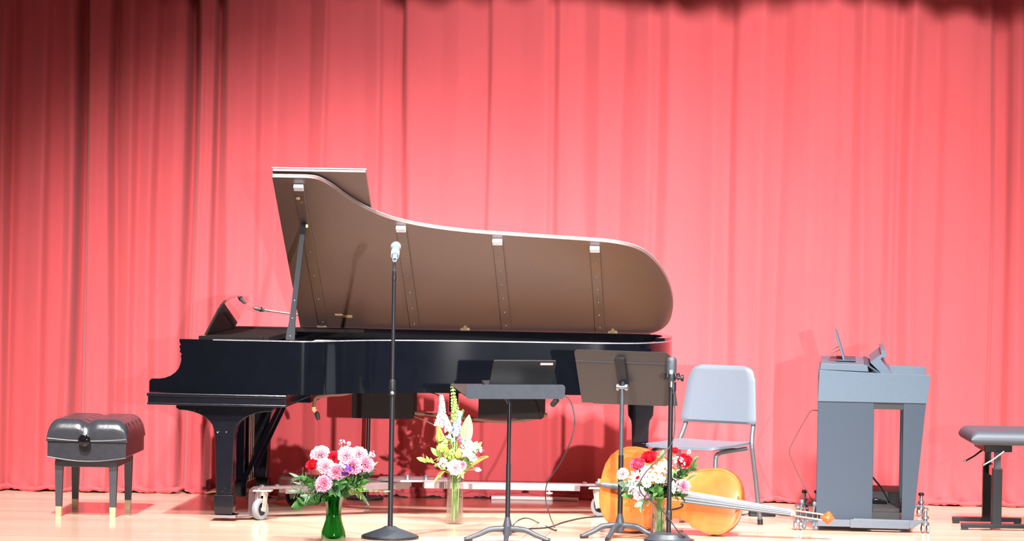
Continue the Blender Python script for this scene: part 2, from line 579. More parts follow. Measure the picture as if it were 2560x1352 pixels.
# chain hem lying on the boards
pts, rad = [], []
for px in np.arange(-1240, 3790, 9.0):
    X = (px - 1280) / S_C
    d = np.interp(px, fine, prof) * 1.3 + np.interp(px, fine, slow) + 36
    pts.append((X, CUR_Y - d * 0.001, 0.018 + 0.006 * math.sin(px / 17.0)))
    rad.append(0.014 + 0.004 * math.sin(px / 11.0) + 0.004 * math.sin(px / 3.7 + 2 * math.sin(px / 90.0)))
MB().tube(pts, rad, 8).build('hem', 'curtain', cur)

# ------------------------------------------------------------------ grand piano
TH = R(4.5)
P0 = Vector((-1.934, -0.1, 0))
PW, PZH, AL = 1.5, 0.985, R(35)
ca, sa = math.cos(AL), math.sin(AL)
piano = thing('grand_piano', 'black concert grand piano with raised lid and scuffed case, on a wheeled dolly', 'piano', P0, -TH)
LID = [(0.608, 1.50), (0.739, 1.50), (0.82, 1.497), (0.868, 1.478), (0.927, 1.42), (0.985, 1.338), (1.044, 1.267), (1.105, 1.204), (1.188, 1.141), (1.272, 1.098), (1.37, 1.062),
       (1.488, 1.032), (1.62, 1.008), (1.75, 0.992), (1.95, 0.974), (2.145, 0.957), (2.365, 0.937), (2.474, 0.915), (2.561, 0.876), (2.626, 0.81), (2.689, 0.69),
       (2.731, 0.548), (2.751, 0.407), (2.753, 0.285), (2.735, 0.16), (2.70, 0.08), (2.65, 0.03), (2.60, 0.0)]
lid_curve = smooth2(LID, 4)


def lidp(u, w, n):
    return (u, PW - w * ca + n * sa, PZH + w * sa + n * ca)


# case: bent rim, spine and the two scrolled arms
ring_o = [(0.34, 0.012)] + [(u, PW - w + 0.012) for u, w in lid_curve if w > 0.03] + [(2.60, 1.485), (2.2, 1.488), (0.34, 1.488)]


def offset(path, d):
    out = []
    n = len(path)
    for i, p in enumerate(path):
        a, b = path[max(i - 1, 0)], path[min(i + 1, n - 1)]
        t = Vector((b[0] - a[0], b[1] - a[1])).normalized()
        out.append((p[0] - t.y * d, p[1] + t.x * d))
    return out


ring_i = offset(ring_o, 0.055)
RB, RT = 0.685, 0.972
case = MB().strip(ring_o, ring_i, RB, RT, XYZ)
arm = [(0.0, RB), (0.0, 0.745), (0.012, 0.757), (0.055, 0.758), (0.085, 0.763), (0.115, 0.775), (0.14, 0.793), (0.158, 0.815), (0.168, 0.842), (0.172, 0.865), (0.168, 0.885),
       (0.175, 0.89), (0.162, 0.905), (0.166, 0.915), (0.160, 0.935), (0.168, 0.94), (0.160, 0.958), (0.160, RT), (0.34, RT), (0.34, RB)]
for v0, v1 in ((0.012, 0.067), (1.433, 1.488)):
    case.prism(arm, v0, v1, XZY)
case.build('case', 'lacquer', piano)
# pale strip painting the overhead glint along the top edge of the rim
MB().strip(offset(ring_o, -0.0015), offset(ring_o, 0.006), RT - 0.004, RT + 0.002, XYZ).build('rim_edge', 'glint_edge', piano)
mb = MB().box2((-0.004, -0.004, 0.621), (0.742, 1.504, 0.683))
mb.box2((-0.01, -0.009, 0.664), (0.746, 1.509, 0.680)).box2((-0.008, -0.007, 0.618), (0.744, 1.507, 0.630))
kb = mb.build('key_bed', 'lacquer_worn', piano, bevel=0.004)
MB().box2((0.02, 0.07, 0.69), (0.05, 1.43, 0.735)).build('key_slip', 'lacquer', piano, bevel=0.003)
mb = MB()
for i in range(52):
    mb.box2((0.05, 0.14 + i * 0.0235, 0.70), (0.20, 0.14 + i * 0.0235 + 0.0222, 0.74))
kbd = mb.build('keyboard', 'ivory', piano)
mb = MB()
for i in range(51):
    if i % 7 not in (2, 6):
        mb.box2((0.10, 0.157 + i * 0.0235, 0.74), (0.20, 0.169 + i * 0.0235, 0.752))
mb.build('black_keys', 'lacquer', kbd)
MB().prism([(0.20, 0.70), (0.20, 0.75), (0.26, 0.90), (0.30, 0.90), (0.30, 0.70)], 0.07, 1.43, XZY).build('fallboard', 'lacquer', piano, bevel=0.004)
MB().box2((0.30, 0.067, 0.70), (0.66, 1.433, 0.945)).build('pin_block', 'lacquer', piano, bevel=0.004)
inner = [(u, v) for u, v in offset(ring_o, 0.056)]
MB().prism(inner, 0.69, 0.712, XYZ).build('soundboard', 'wood_raw', piano)
plate = [p for p in inner if p[0] > 0.6]
mb = MB().prism([(0.66, 0.07)] + plate + [(0.66, 1.43)], 0.86, 0.875, XYZ)
for a, b in (((0.7, 0.3), (1.5, 0.75)), ((0.7, 0.65), (2.3, 0.95)), ((0.7, 1.05), (2.5, 1.15))):
    mb.beam((a[0], a[1], 0.90), (b[0], b[1], 0.90), 0.03, 0.05)
pl = mb.build('iron_plate', 'gold', piano)
mb = MB()
for i in range(90):
    t = i / 89
    mb.tube([(0.72, 0.12 + 1.25 * t, 0.925), (1.05 + 1.5 * t ** 0.8, 0.36 + t * 0.95, 0.925)], 0.0012, 4, False)
mb.build('strings', 'string', piano)
# rails, desk slides and desk
MB().box2((0.22, 1.30, 0.972), (1.0, 1.47, 0.992)).build('desk_slide', 'matte_black', piano, bevel=0.002)
MB().box2((0.25, 0.09, 0.965), (0.60, 0.12, 0.988)).build('desk_slide', 'matte_black', piano, bevel=0.002)
MB().box2((0.26, 0.15, 0.955), (0.62, 1.28, 0.984)).build('desk_shelf', 'matte_black', piano, bevel=0.002)
hr_o = [p for p in ring_o if p[1] > 0.9 and p[0] > 0.55]
MB().strip(hr_o[:-1] + [(0.62, 1.488)], offset(hr_o[:-1] + [(0.62, 1.488)], 0.055), 0.970, 0.9915, XYZ).build('hinge_rail', 'lacquer', piano)
# music desk: arched board leaning back towards the tail
desk = []
DW = 0.98
for t in np.linspace(0, 1, 17):
    desk.append((0.30 + DW * t, 0.205 + 0.028 * math.sin(math.pi * t) - (0.03 if t in (0, 1) else 0)))
poly = [(0.30, 0.0)] + desk + [(0.30 + DW, 0.0)]
lean = R(27)
MB().prism(poly, 0.0, 0.014, lambda a, b, c: (0.245 + b * math.sin(lean) + c * math.cos(lean), a, 0.985 + b * math.cos(lean) - c * math.sin(lean))).build('music_desk', 'smoked', piano, bevel=0.003)

# lid
lid_poly = [(0.608, 0.0)] + lid_curve
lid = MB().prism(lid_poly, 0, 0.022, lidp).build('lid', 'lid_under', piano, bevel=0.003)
edge = [(0.608, 1.50)] + lid_curve[1:]
MB().strip(offset(edge, 0.0015), offset(edge, -0.003), 0.0165, 0.0225, lidp).build('lid_edge', 'glint_edge', lid)
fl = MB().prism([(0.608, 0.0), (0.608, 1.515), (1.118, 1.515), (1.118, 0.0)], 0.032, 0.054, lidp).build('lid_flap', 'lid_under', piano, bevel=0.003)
MB().prism([(0.604, 1.513), (0.604, 1.519), (1.121, 1.519), (1.121, 1.513)], 0.047, 0.0548, lidp).build('flap_edge', 'glint_edge', fl)
for u, w1 in ((0.748, 1.40), (1.275, 1.02), (1.80, 0.91), (2.335, 0.855)):
    b = MB().prism([(u - 0.028, 0.05), (u - 0.028, w1), (u + 0.028, w1), (u + 0.028, 0.05)], -0.014, 0.0, lidp).build('lid_batten', 'batten', piano, bevel=0.003)
    kx = 6
    for i in range(kx):
        w = 0.09 + (w1 - 0.2) * i / (kx - 1)
        p = Vector(lidp(u, w, -0.0145))
        MB().ell(p, 0.0055, seg=8, rings=5).build('screw', 'steel', b)
    MB().prism([(u - 0.028, w1 + 0.006), (u - 0.028, w1 + 0.042), (u + 0.026, w1 + 0.042), (u + 0.026, w1 + 0.006)], -0.024, 0.0, lidp).build('bumper', 'felt', piano, bevel=0.003)
p = Vector(lidp(0.735, 1.335, -0.018))
MB().lathe([(0.012, 0), (0.012, 0.006), (0.006, 0.008)], p, (0, -sa, -ca), 12).build('lid_lock', 'brass', piano)
for u in (0.735, 1.56, 2.405):
    sh = [(u - 0.03, 0.0), (u - 0.026, 0.028), (u - 0.012, 0.032), (u - 0.012, 0.045), (u, 0.065), (u + 0.012, 0.045), (u + 0.012, 0.032), (u + 0.026, 0.028), (u + 0.03, 0.0)]
    MB().prism(sh, -0.006, 0.0, lidp).build('hinge', 'brass', piano)
for u, w, a, b in ((0.845, 0.15, 0.022, 0.008), (0.895, 0.135, 0.026, 0.012)):
    MB().prism([(u - a, w - b), (u - a, w + b), (u + a, w + b), (u + a, w - b)], -0.0015, 0.0, lidp).build('paper_label', 'paper_tan', piano)
# prop stick with forked foot
tp, bp_ = Vector(lidp(0.742, 1.09, -0.016)), Vector((0.752, 0.045, 0.978))
d = (tp - bp_)
pr = MB()
stations = [(0.0, 0.046), (0.07, 0.044), (0.14, 0.034), (0.22, 0.030), (1.0, 0.026)]
for (t0, w0), (t1, w1) in zip(stations, stations[1:]):
    a, b = bp_ + d * t0, bp_ + d * t1
    n = Vector((0, 0.011, 0))
    vs = []
    for q, w in ((a, w0), (b, w1)):
        for sx, sy in ((-1, -1), (1, -1), (1, 1), (-1, 1)):
            vs.append(q + Vector((sx * w / 2, sy * 0.011, 0)))
    pr.add(vs, [(0, 1, 5, 4), (1, 2, 6, 5), (2, 3, 7, 6), (3, 0, 4, 7), (3, 2, 1, 0), (4, 5, 6, 7)])
prop = pr.build('prop_stick', 'black_metal', piano)
for t in (0.03, 0.18, 0.33):
    q = bp_ + d * t + Vector((0.0, -0.013, 0))
    MB().ell(q, 0.006, seg=8, rings=5).build('screw', 'steel', prop)
MB().box(tp - d.normalized() * 0.02 + Vector((0.02, -0.01, 0)), (0.012, 0.012, 0.018)).build('brass_tip', 'brass', prop)

# legs
def leg_profile(u, wb, zb=0.618):
    l = [(u - wb, zb), (u - wb, zb - 0.018)]
    l += [(u - 0.058 - (wb - 0.075) * (1 - math.sin(R(a))), zb - 0.028 - 0.112 * (1 - math.cos(R(a)))) for a in range(0, 91, 12)]
    l += [(u - 0.058, 0.47), (u - 0.053, 0.46), (u - 0.041, 0.14)]
    r = [(2 * u - a, b) for a, b in l[::-1]]
    return l + r


for u, v, wb in ((0.405, 0.10, 0.265), (0.425, 1.27, 0.22)):
    lg = MB().prism(leg_profile(u, wb), v - 0.05, v + 0.05, XZY).build('leg', 'lacquer_worn', piano, bevel=0.004)
    mb = MB().box2((u - 0.052, v - 0.056, 0.075), (u + 0.052, v + 0.056, 0.138))
    mb.add([(u - 0.052, v - 0.056, 0.075), (u + 0.052, v - 0.056, 0.075), (u + 0.052, v + 0.056, 0.075), (u - 0.052, v + 0.056, 0.075),
            (u - 0.047, v - 0.05, 0.034), (u + 0.047, v - 0.05, 0.034), (u + 0.047, v + 0.05, 0.034), (u - 0.047, v + 0.05, 0.034)],
           [(0, 1, 5, 4), (1, 2, 6, 5), (2, 3, 7, 6), (3, 0, 4, 7), (4, 5, 6, 7)])
    mb.build('leg_foot', 'lacquer_worn', lg, bevel=0.003)
ul, vl = 2.595, 0.99
mb = MB().prism([(ul - 0.075, RB), (ul - 0.07, 0.56), (ul - 0.052, 0.53), (ul - 0.048, 0.50), (ul - 0.038, 0.14), (ul + 0.038, 0.14), (ul + 0.048, 0.50), (ul + 0.052, 0.53), (ul + 0.07, 0.56), (ul + 0.075, RB)], vl - 0.05, vl + 0.05, XZY)
lg = mb.build('leg', 'lacquer_worn', piano, bevel=0.004)
MB().box2((ul - 0.05, vl - 0.055, 0.034), (ul + 0.05, vl + 0.055, 0.138)).build('leg_foot', 'lacquer_worn', lg, bevel=0.004)
MB().box2((ul - 0.13, vl - 0.12, 0.655), (ul + 0.1, vl + 0.12, 0.685)).build('leg_plate', 'lacquer', piano, bevel=0.003)
# lyre with pedals, brace bars and trap rods
lyre = MB().box2((0.36, 0.60, 0.575), (0.46, 0.90, 0.62)).build('pedal_lyre', 'lacquer', piano, bevel=0.004)
for v in (0.665, 0.835):
    MB().box2((0.378, v - 0.022, 0.17), (0.422, v + 0.022, 0.58)).build('lyre_post', 'lacquer', lyre, bevel=0.003)
MB().box2((0.355, 0.58, 0.085), (0.45, 0.92, 0.17)).build('pedal_box', 'lacquer', lyre, bevel=0.006)
for v in (0.68, 0.75, 0.82):
    MB().prism([(0.36, 0.105), (0.36, 0.118), (0.25, 0.112), (0.21, 0.10), (0.21, 0.09), (0.25, 0.098)], v - 0.022, v + 0.022, XZY).build('pedal', 'brass', lyre, bevel=0.003)
    MB().cyl((0.448, v, 0.165), (0.448, v, 0.66), 0.004, seg=10).build('trap_rod', 'cable_brown', lyre)
for v in (0.64, 0.86):
    MB().beam((0.41, v, 0.14), (0.64, v, 0.63), 0.02, 0.024, Vector((1, 0, 0))).build('lyre_brace', 'lacquer', lyre)
MB().prism([(0.60, 0.622), (0.60, 0.605), (0.66, 0.612), (0.80, 0.612), (0.80, 0.65), (0.70, 0.66), (0.66, 0.69), (0.60, 0.69)], 0.55, 0.95, XZY).build('brace_block', 'lacquer', piano, bevel=0.003)
MB().box2((0.86, 0.45, 0.665), (1.0, 0.55, 0.69)).build('under_beam', 'wood_raw', piano, bevel=0.004)
for u0, u1, zb in ((1.015, 1.355, 0.528), (1.715, 2.07, 0.543)):
    bx = MB().prism(round_rect(u0, zb, u1, 0.69, 0.012), 0.66, 0.86, XZY).build('under_box', 'matte_black', piano, bevel=0.003)
MB().tube(smooth_path([(1.355, 0.75, 0.556), (1.52, 0.75, 0.545), (1.68, 0.75, 0.532), (1.84, 0.75, 0.522), (1.98, 0.75, 0.535), (2.09, 0.75, 0.565)]), 0.010, 8).build('humidity_rod', 'cable_brown', piano)
MB().box2((1.55, 0.70, 0.57), (1.60, 0.76, 0.69)).build('under_block', 'lacquer', piano, bevel=0.003)
cb = MB().tube(smooth_path([(1.05, 0.40, 0.686), (0.99, 0.40, 0.672), (0.93, 0.40, 0.668), (0.87, 0.40, 0.658), (0.845, 0.40, 0.645), (0.842, 0.40, 0.62), (0.838, 0.40, 0.60)]), 0.010, 8).build('power_cable', 'cable_brown', piano)
MB().tube([(0.838, 0.40, 0.60), (0.84, 0.40, 0.585), (0.85, 0.40, 0.575)], 0.012, 8).build('tan_tape', 'paper_tan', cb)
MB().tube([(0.85, 0.40, 0.575), (0.856, 0.40, 0.562), (0.866, 0.40, 0.53)], [0.008, 0.014, 0.010], 8).build('plug', 'cable', cb)
MB().tube(smooth_path([(1.355, 0.66, 0.69), (1.50, 0.64, 0.66), (1.505, 0.64, 0.56), (1.49, 0.64, 0.50), (1.42, 0.64, 0.525), (1.36, 0.66, 0.545)]), 0.004, 6).build('thin_wire', 'cable_brown', piano)
MB().cyl((2.15, 0.60, 0.655), (2.13, 0.56, 0.63), 0.016, seg=10).build('latch_knob', 'rubber_black', piano)

# ------------------------------------------------------------------ piano dolly (same turn as the piano)
def pl2w(u, v, z=0.0):
    return P0 + Matrix.Rotation(-TH, 3, 'Z') @ Vector((u, v, z))


hub = (1.36, 0.74)
dolly = thing('piano_dolly', 'silver three-armed dolly with casters carrying the grand piano', 'dolly', pl2w(hub[0], hub[1]), -TH)
dl = Vector((hub[0], hub[1], 0))
mb = MB().prism([(1.16, 0.66), (1.16, 0.82), (1.30, 0.92), (1.46, 0.86), (1.62, 0.84), (1.62, 0.70), (1.46, 0.62), (1.30, 0.58)], 0.186, 0.198, XYZ)
mb.build('hub_plate', 'alu', dolly, dl, bevel=0.002)
for (u, v) in ((1.24, 0.70), (1.33, 0.66), (1.43, 0.68), (1.50, 0.79)):
    MB().lathe([(0.016, 0), (0.016, 0.008), (0.010, 0.010), (0.010, 0.022), (0.006, 0.024)], (u, v, 0.198), (0, 0, 1), 10).build('bolt', 'steel', dolly, dl)


def caster(u, v, ztop, r, yaw, wheelmat, wide=0.034):
    cs = MB().box2((u - 0.05, v - 0.04, ztop - 0.006), (u + 0.05, v + 0.04, ztop))
    dx, dy = math.cos(yaw), math.sin(yaw)
    trail = 0.022
    wx, wy = u - dx * trail, v - dy * trail
    nrm = Vector((-dy, dx, 0))
    for sgn in (-1, 1):
        o = nrm * (wide / 2 + 0.005) * sgn
        cs.beam((u + o.x, v + o.y, ztop - 0.01), (wx + o.x, wy + o.y, r - 0.012), 0.005, 0.036, Vector((dx, dy, 0)))
    cs.cyl((u, v, ztop - 0.03), (u, v, ztop - 0.004), 0.024)
    cs.cyl(Vector((wx, wy, r)) - nrm * (wide / 2 + 0.01), Vector((wx, wy, r)) + nrm * (wide / 2 + 0.01), 0.010, seg=10)
    c = cs.build('caster', 'zinc', dolly, dl, bevel=0.0015)
    w2 = wide / 2
    prof = [(0.012, -w2 * 0.6), (r * 0.62, -w2 * 0.6), (r * 0.66, -w2), (r * 0.92, -w2), (r, -w2 * 0.6), (r, w2 * 0.6), (r * 0.92, w2), (r * 0.66, w2), (r * 0.62, w2 * 0.6), (0.012, w2 * 0.6)]
    MB().lathe(prof, (wx, wy, r), nrm, 28).build('wheel', wheelmat, c, dl)
    MB().lathe([(0.008, -w2 * 0.62), (r * 0.6, -w2 * 0.62), (r * 0.6, w2 * 0.62), (0.008, w2 * 0.62)], (wx, wy, r), nrm, 20).build('wheel_core', 'rubber_black', c, dl)


def dolly_arm(leg, z_leg=0.022):
    (u, v) = leg
    d = Vector((hub[0] - u, hub[1] - v, 0)).normalized()
    a = Vector((u, v, 0))
    mb = MB()
    mb.box2((u - 0.07, v - 0.075, z_leg - 0.006), (u + 0.07, v + 0.075, z_leg + 0.008))
    s1 = a + d * 0.14
    mb.beam(a + Vector((0, 0, z_leg + 0.002)), s1 + Vector((0, 0, z_leg + 0.002)), 0.085, 0.012)
    path = [(0.14, 0.024), (0.155, 0.028), (0.163, 0.04), (0.165, 0.14), (0.172, 0.158), (0.19, 0.165)]
    for (t0, z0), (t1, z1) in zip(path, path[1:]):
        mb.beam(a + d * t0 + Vector((0, 0, z0)), a + d * t1 + Vector((0, 0, z1)), 0.085, 0.012, Vector((0, 0, 1)) if abs(z1 - z0) < abs(t1 - t0) else d)
    end = Vector((hub[0], hub[1], 0)) - d * 0.05
    mb.beam(a + d * 0.185 + Vector((0, 0, 0.167)), end + Vector((0, 0, 0.176)), 0.085, 0.012)
    sd = d.cross(Vector((0, 0, 1)))
    for s in (-1, 1):
        mb.beam(a + d * 0.34 + sd * 0.04 * s + Vector((0, 0, 0.152)), end + sd * 0.04 * s + Vector((0, 0, 0.162)), 0.006, 0.034)
    ob = mb.build('dolly_arm', 'alu', dolly, dl, bevel=0.002)
    for t in (0.22, 0.31):
        MB().lathe([(0.014, 0), (0.014, 0.008), (0.006, 0.012)], a + d * t + Vector((0, 0, 0.173)), (0, 0, 1), 8).build('bolt', 'steel', ob, dl)
    MB().lathe([(0.016, 0.0), (0.013, 0.006), (0.004, 0.016)], (u, v, 0.0), (0, 0, 1), 8).build('foot_stud', 'steel', ob, dl)


for leg in ((0.405, 0.10), (0.425, 1.27), (ul, vl)):
    dolly_arm(leg)
caster(0.60, 0.165, 0.16, 0.058, R(62), 'rubber_grey')
caster(0.64, 1.03, 0.16, 0.060, R(150), 'rubber_black')
caster(2.37, 0.84, 0.16, 0.060, R(150), 'rubber_grey')
MB().box2((0.58, 0.99, 0.156), (0.70, 1.20, 0.166)).build('caster_plate', 'alu', dolly, dl)
MB().lathe([(0.004, 0), (0.02, 0.004), (0.02, 0.012), (0.006, 0.014), (0.006, 0.04)], (2.10, 0.86, 0.115), (0, 0, 1), 10).build('clamp_screw', 'zinc', dolly, dl)

# ------------------------------------------------------------------ artist bench
BL = floor_at(214.5, 1291.5)
bench = thing('piano_bench', 'black tufted leather piano bench with brass-tipped tapered legs', 'bench', BL, R(-3.4))
bw, bd = 0.147, 0.50     # half leg spacing across, leg spacing deep (front legs at y=0)
for x in (-bw, bw):
    for y in (0, bd):
        a, b = 0.022, 0.0155
        lg = MB()
        vs = []
        for z, w in ((0.052, 0.0165), (0.30, a)):
            vs += [(x - w, y - w, z), (x + w, y - w, z), (x + w, y + w, z), (x - w, y + w, z)]
        lg.add(vs, [(0, 1, 5, 4), (1, 2, 6, 5), (2, 3, 7, 6), (3, 0, 4, 7), (3, 2, 1, 0), (4, 5, 6, 7)])
        l = lg.build('leg', 'bench_wood', bench, bevel=0.002)
        vs = []
        for z, w in ((0.0, 0.0150), (0.054, 0.0172)):
            vs += [(x - w, y - w, z), (x + w, y - w, z), (x + w, y + w, z), (x - w, y + w, z)]
        MB().add(vs, [(0, 1, 5, 4), (1, 2, 6, 5), (2, 3, 7, 6), (3, 0, 4, 7), (3, 2, 1, 0), (4, 5, 6, 7)]).build('ferrule', 'brass', l, bevel=0.001)
MB().box2((-bw - 0.02, -0.02, 0.27), (bw + 0.02, bd + 0.02, 0.33)).build('apron', 'bench_wood', bench, bevel=0.003)
# skirt with a bowed lower edge
x0, x1, y0, y1 = -0.205, 0.222, -0.055, bd + 0.06
bow = [(x0 + (x1 - x0) * i / 12, 0.325 - 0.022 * math.sin(math.pi * i / 12)) for i in range(13)]
poly = bow + [(x1, 0.425)] + [(x0 + (x1 - x0) * i / 12, 0.425 - 0.014 * math.sin(math.pi * i / 12)) for i in range(11, 0, -1)] + [(x0, 0.425)]
sk = MB().prism(poly, y0, y1, XZY).build('seat_skirt', 'leather', bench, bevel=0.006)
pp = [(a, y0 - 0.002, b) for a, b in bow]
MB().tube(pp, 0.0035, 6).build('piping', 'bench_wood', sk)
# cushion: puffed lobes, crease down the middle of the front and tufts on top
mb = MB()
nx_, ny_ = 56, 64
def cush(s, t):
    X = x0 - 0.006 + (x1 - x0 + 0.012) * s
    Y = y0 - 0.006 + (y1 - y0 + 0.012) * t
    ex = min(s, 1 - s) * (x1 - x0)
    ey = min(t, 1 - t) * (y1 - y0)
    e = min(1, ex / 0.075), min(1, ey / 0.085)
    h = 0.108 * (1 - (1 - e[0]) ** 2.5) ** 0.40 * (1 - (1 - e[1]) ** 2.5) ** 0.40
    cr = math.exp(-((s - 0.5) / 0.055) ** 2) * (0.026 * math.exp(-t / 0.22) + 0.008)
    tf = 0.010 * (0.5 - 0.5 * math.cos(2 * math.pi * t * 5)) - 0.005
    cr2 = math.exp(-(((t * 5) % 1.0 - 0.0) / 0.14) ** 2) + math.exp(-(((t * 5) % 1.0 - 1.0) / 0.14) ** 2)
    z = 0.408 + 0.014 * min(1, h / 0.05) + max(0, h - (cr + 0.010 * cr2 * e[0] ** 0.3 * e[1]) * min(1, h / 0.06))
    return X, Y, z
for i in range(ny_ + 1):
    for j in range(nx_ + 1):
        si, ti = j / nx_, i / ny_
        s = 0.5 - 0.5 * math.cos(math.pi * si) * (abs(math.cos(math.pi * si)) ** -0.25 if abs(math.cos(math.pi * si)) > 1e-6 else 0)
        t = 0.5 - 0.5 * math.cos(math.pi * ti) * (abs(math.cos(math.pi * ti)) ** -0.25 if abs(math.cos(math.pi * ti)) > 1e-6 else 0)
        mb.v.append(Vector(cush(s, t)))
for i in range(ny_):
    for j in range(nx_):
        q = i * (nx_ + 1) + j
        mb.f.append((q, q + 1, q + nx_ + 2, q + nx_ + 1))
cu = mb.build('cushion', 'leather', bench, recalc=False, smooth=60)
pk = [(x0 + (x1 - x0) * i / 16, y0 - 0.004, 0.424 - 0.012 * math.sin(math.pi * i / 16)) for i in range(17)]
MB().tube(pk, 0.004, 6).build('piping', 'bench_wood', cu)
kn = MB().lathe([(0.012, 0), (0.012, 0.012), (0.03, 0.016), (0.034, 0.024), (0.032, 0.034), (0.020, 0.040), (0.0, 0.041)], (0.0, y0, 0.418), (0, -1, 0), 24)
kn.build('height_knob', 'knob_gloss', bench)

# ------------------------------------------------------------------ microphone on straight stand (front)
def round_base(th, c, r, h, mat='stand_grey', name='base', n=6):
    pf = [(r, 0.0), (r, 0.012), (r * 0.96, 0.018), (r * 0.30, h * 0.85), (0.028, h), (0.0, h)]
    o = MB().lathe([(0.0, 0.0)] + pf, c, (0, 0, 1), 36).build(name, mat, th, th.location)
    MB().lathe([(r + 0.001, 0.0), (r + 0.003, 0.004), (r + 0.003, 0.011), (r, 0.014), (r - 0.01, 0.014), (r - 0.01, 0.0)], c, (0, 0, 1), 36, True).build('rubber_rim', 'rubber_black', o, th.location)
    return o


b0 = floor_at(975, 1345)
ms = thing('microphone_stand', 'tall straight black microphone stand with a round base in front of the piano', 'microphone stand', b0)
round_base(ms, b0, 0.145, 0.062)
Yb = b0.y
top = Vector((b0.x, Yb, at(988, 668, Yb).z))
zc = at(982, 980, Yb).z
MB().cyl(b0 + Vector((0, 0, 0.05)), (b0.x, Yb, zc), 0.0135).build('lower_pole', 'black_metal', ms, b0)
MB().lathe([(0.014, 0), (0.017, 0.006), (0.017, 0.075), (0.013, 0.085)], (b0.x, Yb, zc - 0.02), (0, 0, 1), 18).build('clutch', 'rubber_black', ms, b0)
MB().lathe([(0.006, 0), (0.010, 0.0), (0.010, 0.004), (0.006, 0.006)], (b0.x, Yb - 0.017, zc - 0.005), (0, -1, 0), 12).build('clutch_badge', 'steel', ms, b0)
MB().cyl((b0.x, Yb, zc), top - Vector((0, 0, 0.02)), 0.0098).build('upper_pole', 'black_metal', ms, b0)
MB().lathe([(0.0095, 0), (0.012, 0.002), (0.012, 0.02), (0.0095, 0.022)], (b0.x, Yb, at(987, 700, Yb).z), (0, 0, 1), 14).build('collar', 'rubber_black', ms, b0)
MB().tube([top - Vector((0, 0, 0.03)), top + Vector((0, 0, 0.0)), top + Vector((0, -0.005, 0.02))], [0.008, 0.008, 0.010], 10).build('clip_stem', 'stand_grey', ms, b0)
# the microphone: connector end towards the hall, grille ball behind and above
ctr = at(988, 634, Yb)
mic = thing('microphone', 'silver-grilled handheld microphone clipped on top of the tall straight stand', 'microphone', ctr)
ax = Vector((0.0, 0.90, 0.36)).normalized()
st = ctr - ax * 0.075
MB().lathe([(0.0, 0), (0.011, 0.0), (0.012, 0.01), (0.016, 0.06), (0.021, 0.13), (0.0235, 0.15), (0.0, 0.15)], st, ax, 20).build('body', 'mic_blue', mic, ctr)
MB().lathe([(0.009, 0), (0.012, 0.0), (0.012, 0.012), (0.009, 0.012)], st - ax * 0.004, ax, 18, True).build('connector_ring', 'mic_white', mic, ctr)
MB().ell(st + ax * 0.172, 0.0275, seg=24, rings=16).build('grille', 'mic_grille', mic, ctr)
MB().lathe([(0.026, 0), (0.029, 0.001), (0.029, 0.010), (0.026, 0.011)], st + ax * 0.165, ax, 24, True).build('grille_band', 'steel', mic, ctr)
cl = MB().lathe([(0.0175, 0), (0.021, 0), (0.023, 0.05), (0.0195, 0.05)], st + ax * 0.045, ax, 18, True)
cl.build('clip', 'mic_white', ms, b0)

# ------------------------------------------------------------------ folding music-stand base
def tripod(th, c, zhub, rad, angs, mat='stand_grey'):
    o = Vector(th.location)
    MB().lathe([(0.0, -0.035), (0.018, -0.035), (0.022, -0.03), (0.026, -0.01), (0.024, 0.012), (0.015, 0.05), (0.0135, 0.06), (0.0, 0.06)], (c[0], c[1], zhub), (0, 0, 1), 20).build('hub', mat, th, o)
    for a in angs:
        d = Vector((math.cos(R(a)), math.sin(R(a)), 0))
        p = Vector((c[0], c[1], 0))
        pts = smooth_path([p + d * 0.015 + Vector((0, 0, zhub)), p + d * 0.09 + Vector((0, 0, zhub * 0.93)), p + d * (rad * 0.7) + Vector((0, 0, zhub * 0.55)), p + d * rad + Vector((0, 0, 0.012))], 6)
        n = len(pts)
        l = MB().tube(pts, [0.016 - 0.005 * i / (n - 1) for i in range(n)], 10).build('leg', mat, th, o)
        MB().tube([p + d * (rad - 0.03) + Vector((0, 0, 0.014)), p + d * (rad + 0.012) + Vector((0, 0, 0.011))], [0.011, 0.011], 10).build('rubber_foot', 'rubber_black', l, o)


# laptop stand
c = floor_at(1268, 1353)
c.z = 0
ls = thing('music_stand', 'black music stand tilted flat as a shelf under the open laptop', 'music stand', c)
tripod(ls, c, 0.065, 0.21, (188, 352, 268))
zt = at(1272, 1000, c.y).z
MB().cyl((c.x, c.y, 0.03), (c.x, c.y, zt * 0.55), 0.0125).build('lower_pole', 'black_metal', ls, c)
MB().cyl((c.x, c.y, zt * 0.5), (c.x, c.y, zt), 0.0105).build('upper_pole', 'black_metal', ls, c)
yaw = R(16)
tilt = R(8)
RT_ = Matrix.Rotation(yaw, 3, 'Z') @ Matrix.Rotation(tilt, 3, 'X')
tc_ = at(1288, 991, c.y - 0.13)


def dk(a, b, n):        # desk frame: a across, b back from the lip, n up
    return tc_ + RT_ @ Vector((a, b, n))


w2 = 0.262
MB().prism(round_rect(-w2, 0.0, w2, 0.315, 0.02), 0.0, 0.004, dk).build('desk', 'desk_grey', ls, c)
MB().prism(round_rect(-w2, -0.012, w2, 0.062, 0.018), -0.004, 0.0, lambda a, b, n: dk(a, n, b)).build('lip', 'desk_lip', ls, c)
MB().tube([(c.x, c.y, zt - 0.01), dk(-0.02, 0.13, -0.012)], 0.014, 12).build('tilt_bracket', 'black_metal', ls, c)
MB().box(dk(-0.02, 0.14, -0.008), (0.07, 0.09, 0.014), RT_).build('bracket_plate', 'desk_grey', ls, c, bevel=0.002)
MB().tube([dk(-0.055, 0.09, -0.018), dk(0.02, 0.09, -0.012)], 0.006, 8).build('tilt_bolt', 'brass', ls, c)
